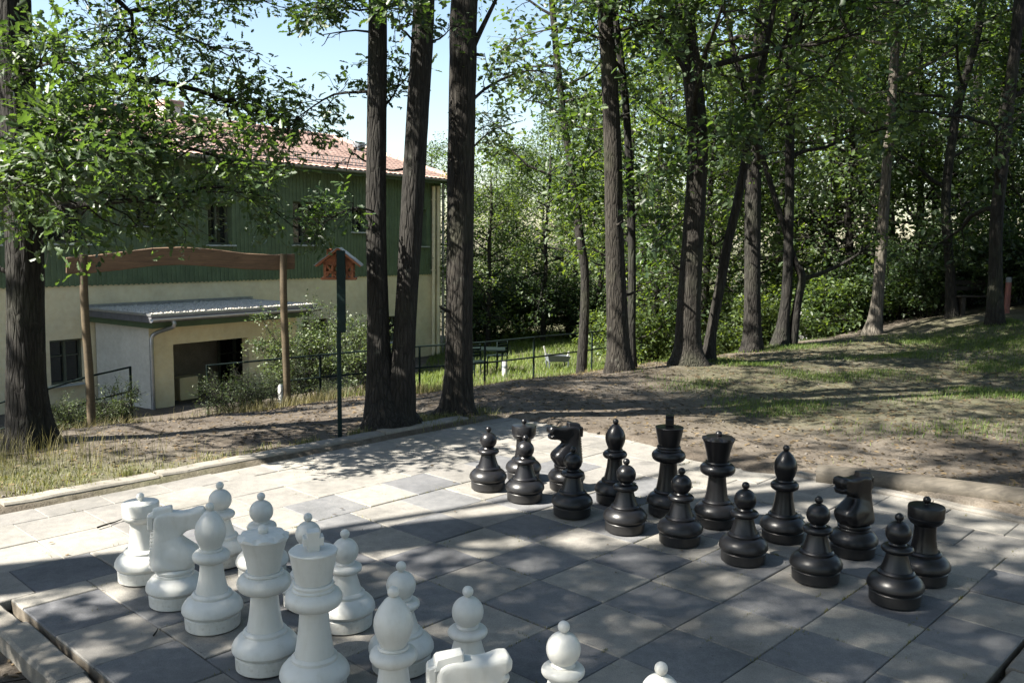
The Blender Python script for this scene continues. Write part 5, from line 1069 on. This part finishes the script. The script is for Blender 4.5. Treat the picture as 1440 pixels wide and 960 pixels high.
for k in range(260):
    if rg.uniform() < .5: u, v = float(rg.integers(0, 9)), rg.uniform(-.8, 11)
    else: u, v = rg.uniform(-3.5, 8.8), float(rg.integers(0, 9))
    x, y = b2w(u, v); m_ = int(rg.uniform(6, 26)); L_ = rg.uniform(.01, .09); along = rg.normal(0, L_, m_); du, dv = (b2w(0, 1), b2w(0, 0)) if k % 2 else (b2w(1, 0), b2w(0, 0)); ex, ey = (du[0]-dv[0])/T, (du[1]-dv[1])/T
    TX.append(x+ex*along+rg.normal(0, .0015, m_)); TY.append(y+ey*along+rg.normal(0, .0015, m_)); TH_.append(rg.uniform(.006, .02, m_))
X = np.concatenate(TX); Y = np.concatenate(TY); H = np.concatenate(TH_); n = len(X); az = rg.uniform(0, 6.28, n); Bv = np.stack([np.cos(az), np.sin(az), 0*az], -1)*.0022; P0 = np.stack([X, Y, 0*X-.012], -1); tipv = P0+np.stack([rg.normal(0, .005, n), rg.normal(0, .005, n), H+.006], -1)
tag(link('joint_moss', npmesh('joint_moss', np.stack([P0-Bv, P0+Bv, tipv], 1).reshape(-1, 3), [np.arange(n*3).reshape(-1, 3)], M_HAY)), 'tiny moss and weed sprouts in the joints between slabs', 'moss', kind='stuff')
# dead leaves on the earth
n = 34000; rg = np.random.default_rng(21); X = rg.uniform(-6, 9, n); Y = rg.uniform(2.2, 16, n); u, v = w2b(X, Y); pd = paved_depth(u, v); keep = (pd < -.05) | ((rg.uniform(0, 1, n) < .012) & (pd > .1)); X, Y, pd = X[keep], Y[keep], pd[keep]
Z = np.where(pd > 0, .006, hgt(X, Y)+.006); n = len(X); az = rg.uniform(0, 6.28, n)
me = leaf_cloud('dead_leaves', np.stack([X, Y, Z], -1), np.stack([np.cos(az), np.sin(az), rg.normal(0, .15, n)], -1), np.array([0, 0, 1])+rg.normal(0, .25, (n, 3)), rg.uniform(.012, .055, n)*np.where(pd > 0, .6, 1), SM_, M_LITTER)
tag(link('dead_leaves', me), 'brown dead leaves scattered over earth and slabs', 'leaves', kind='stuff')
n = 3200; X = rg.uniform(-6, 9, n); Y = rg.uniform(2.2, 16, n); u, v = w2b(X, Y); keep = paved_depth(u, v) < -.05; X, Y = X[keep], Y[keep]; n = len(X); az = rg.uniform(0, 6.28, n); L = rg.uniform(.03, .16, n); P0 = np.stack([X, Y, hgt(X, Y)+.008], -1); D0 = np.stack([np.cos(az), np.sin(az), rg.normal(0, .05, n)], -1)*L[:, None]; B0 = np.stack([-np.sin(az), np.cos(az), 0*az], -1)*rg.uniform(.0015, .004, n)[:, None]; K0 = np.array([0, 0, 1])*rg.uniform(.003, .006, n)[:, None]
V = np.stack([P0-B0, P0+B0, P0+K0, P0+D0-B0*.6, P0+D0+B0*.6, P0+D0+K0*.6], 1).reshape(-1, 3); o = np.arange(n)[:, None]*6
tag(link('fallen_sticks', npmesh('fallen_sticks', V, [np.vstack([o+np.array([q]) for q in ((0, 1, 4, 3), (1, 2, 5, 4), (2, 0, 3, 5))])], M_BARK2)), 'small dead sticks scattered over the trodden earth', 'sticks', kind='stuff')
n = 3000; X = rg.uniform(-6, 9, n); Y = rg.uniform(2.2, 14, n); u, v = w2b(X, Y); keep = paved_depth(u, v) < -.03; X, Y = X[keep], Y[keep]; n = len(X)
V = np.stack([X, Y, hgt(X, Y)+.003], -1)[:, None]+octa[None]*rg.uniform(.004, .017, (n, 1, 1))*rg.uniform(.7, 1.3, (n, 6, 1)); F = (np.arange(n)[:, None, None]*6+of[None]).reshape(-1, 3)
tag(link('pebbles', npmesh('pebbles', V.reshape(-1, 3), F, M_PEB)), 'small pebbles scattered over the trodden earth', 'pebbles', kind='stuff')
# twigs on the slabs
def twig(pts, r, label):
    P = np.array([(*gz(x, y, .006), .009+.003*(i % 2)) for i, (x, y) in enumerate(pts)]); S = spline(P, .02); V, F = tube(S, np.linspace(r, r*.5, len(S)), 6)
    tag(link('twig', npmesh('twig', V, F, M_BARK2, True)), label, 'twig')
twig([(137, 742), (150, 738), (162, 734), (171, 731)], .006, 'dry twig lying on the sunlit slabs left of the white rook'); twig([(216, 894), (220, 889), (222, 884)], .004, 'short twig on the pale slab below the white knight'); twig([(840, 610), (846, 607), (850, 603)], .006, 'small twig on the far sunlit slabs behind the black bishop')
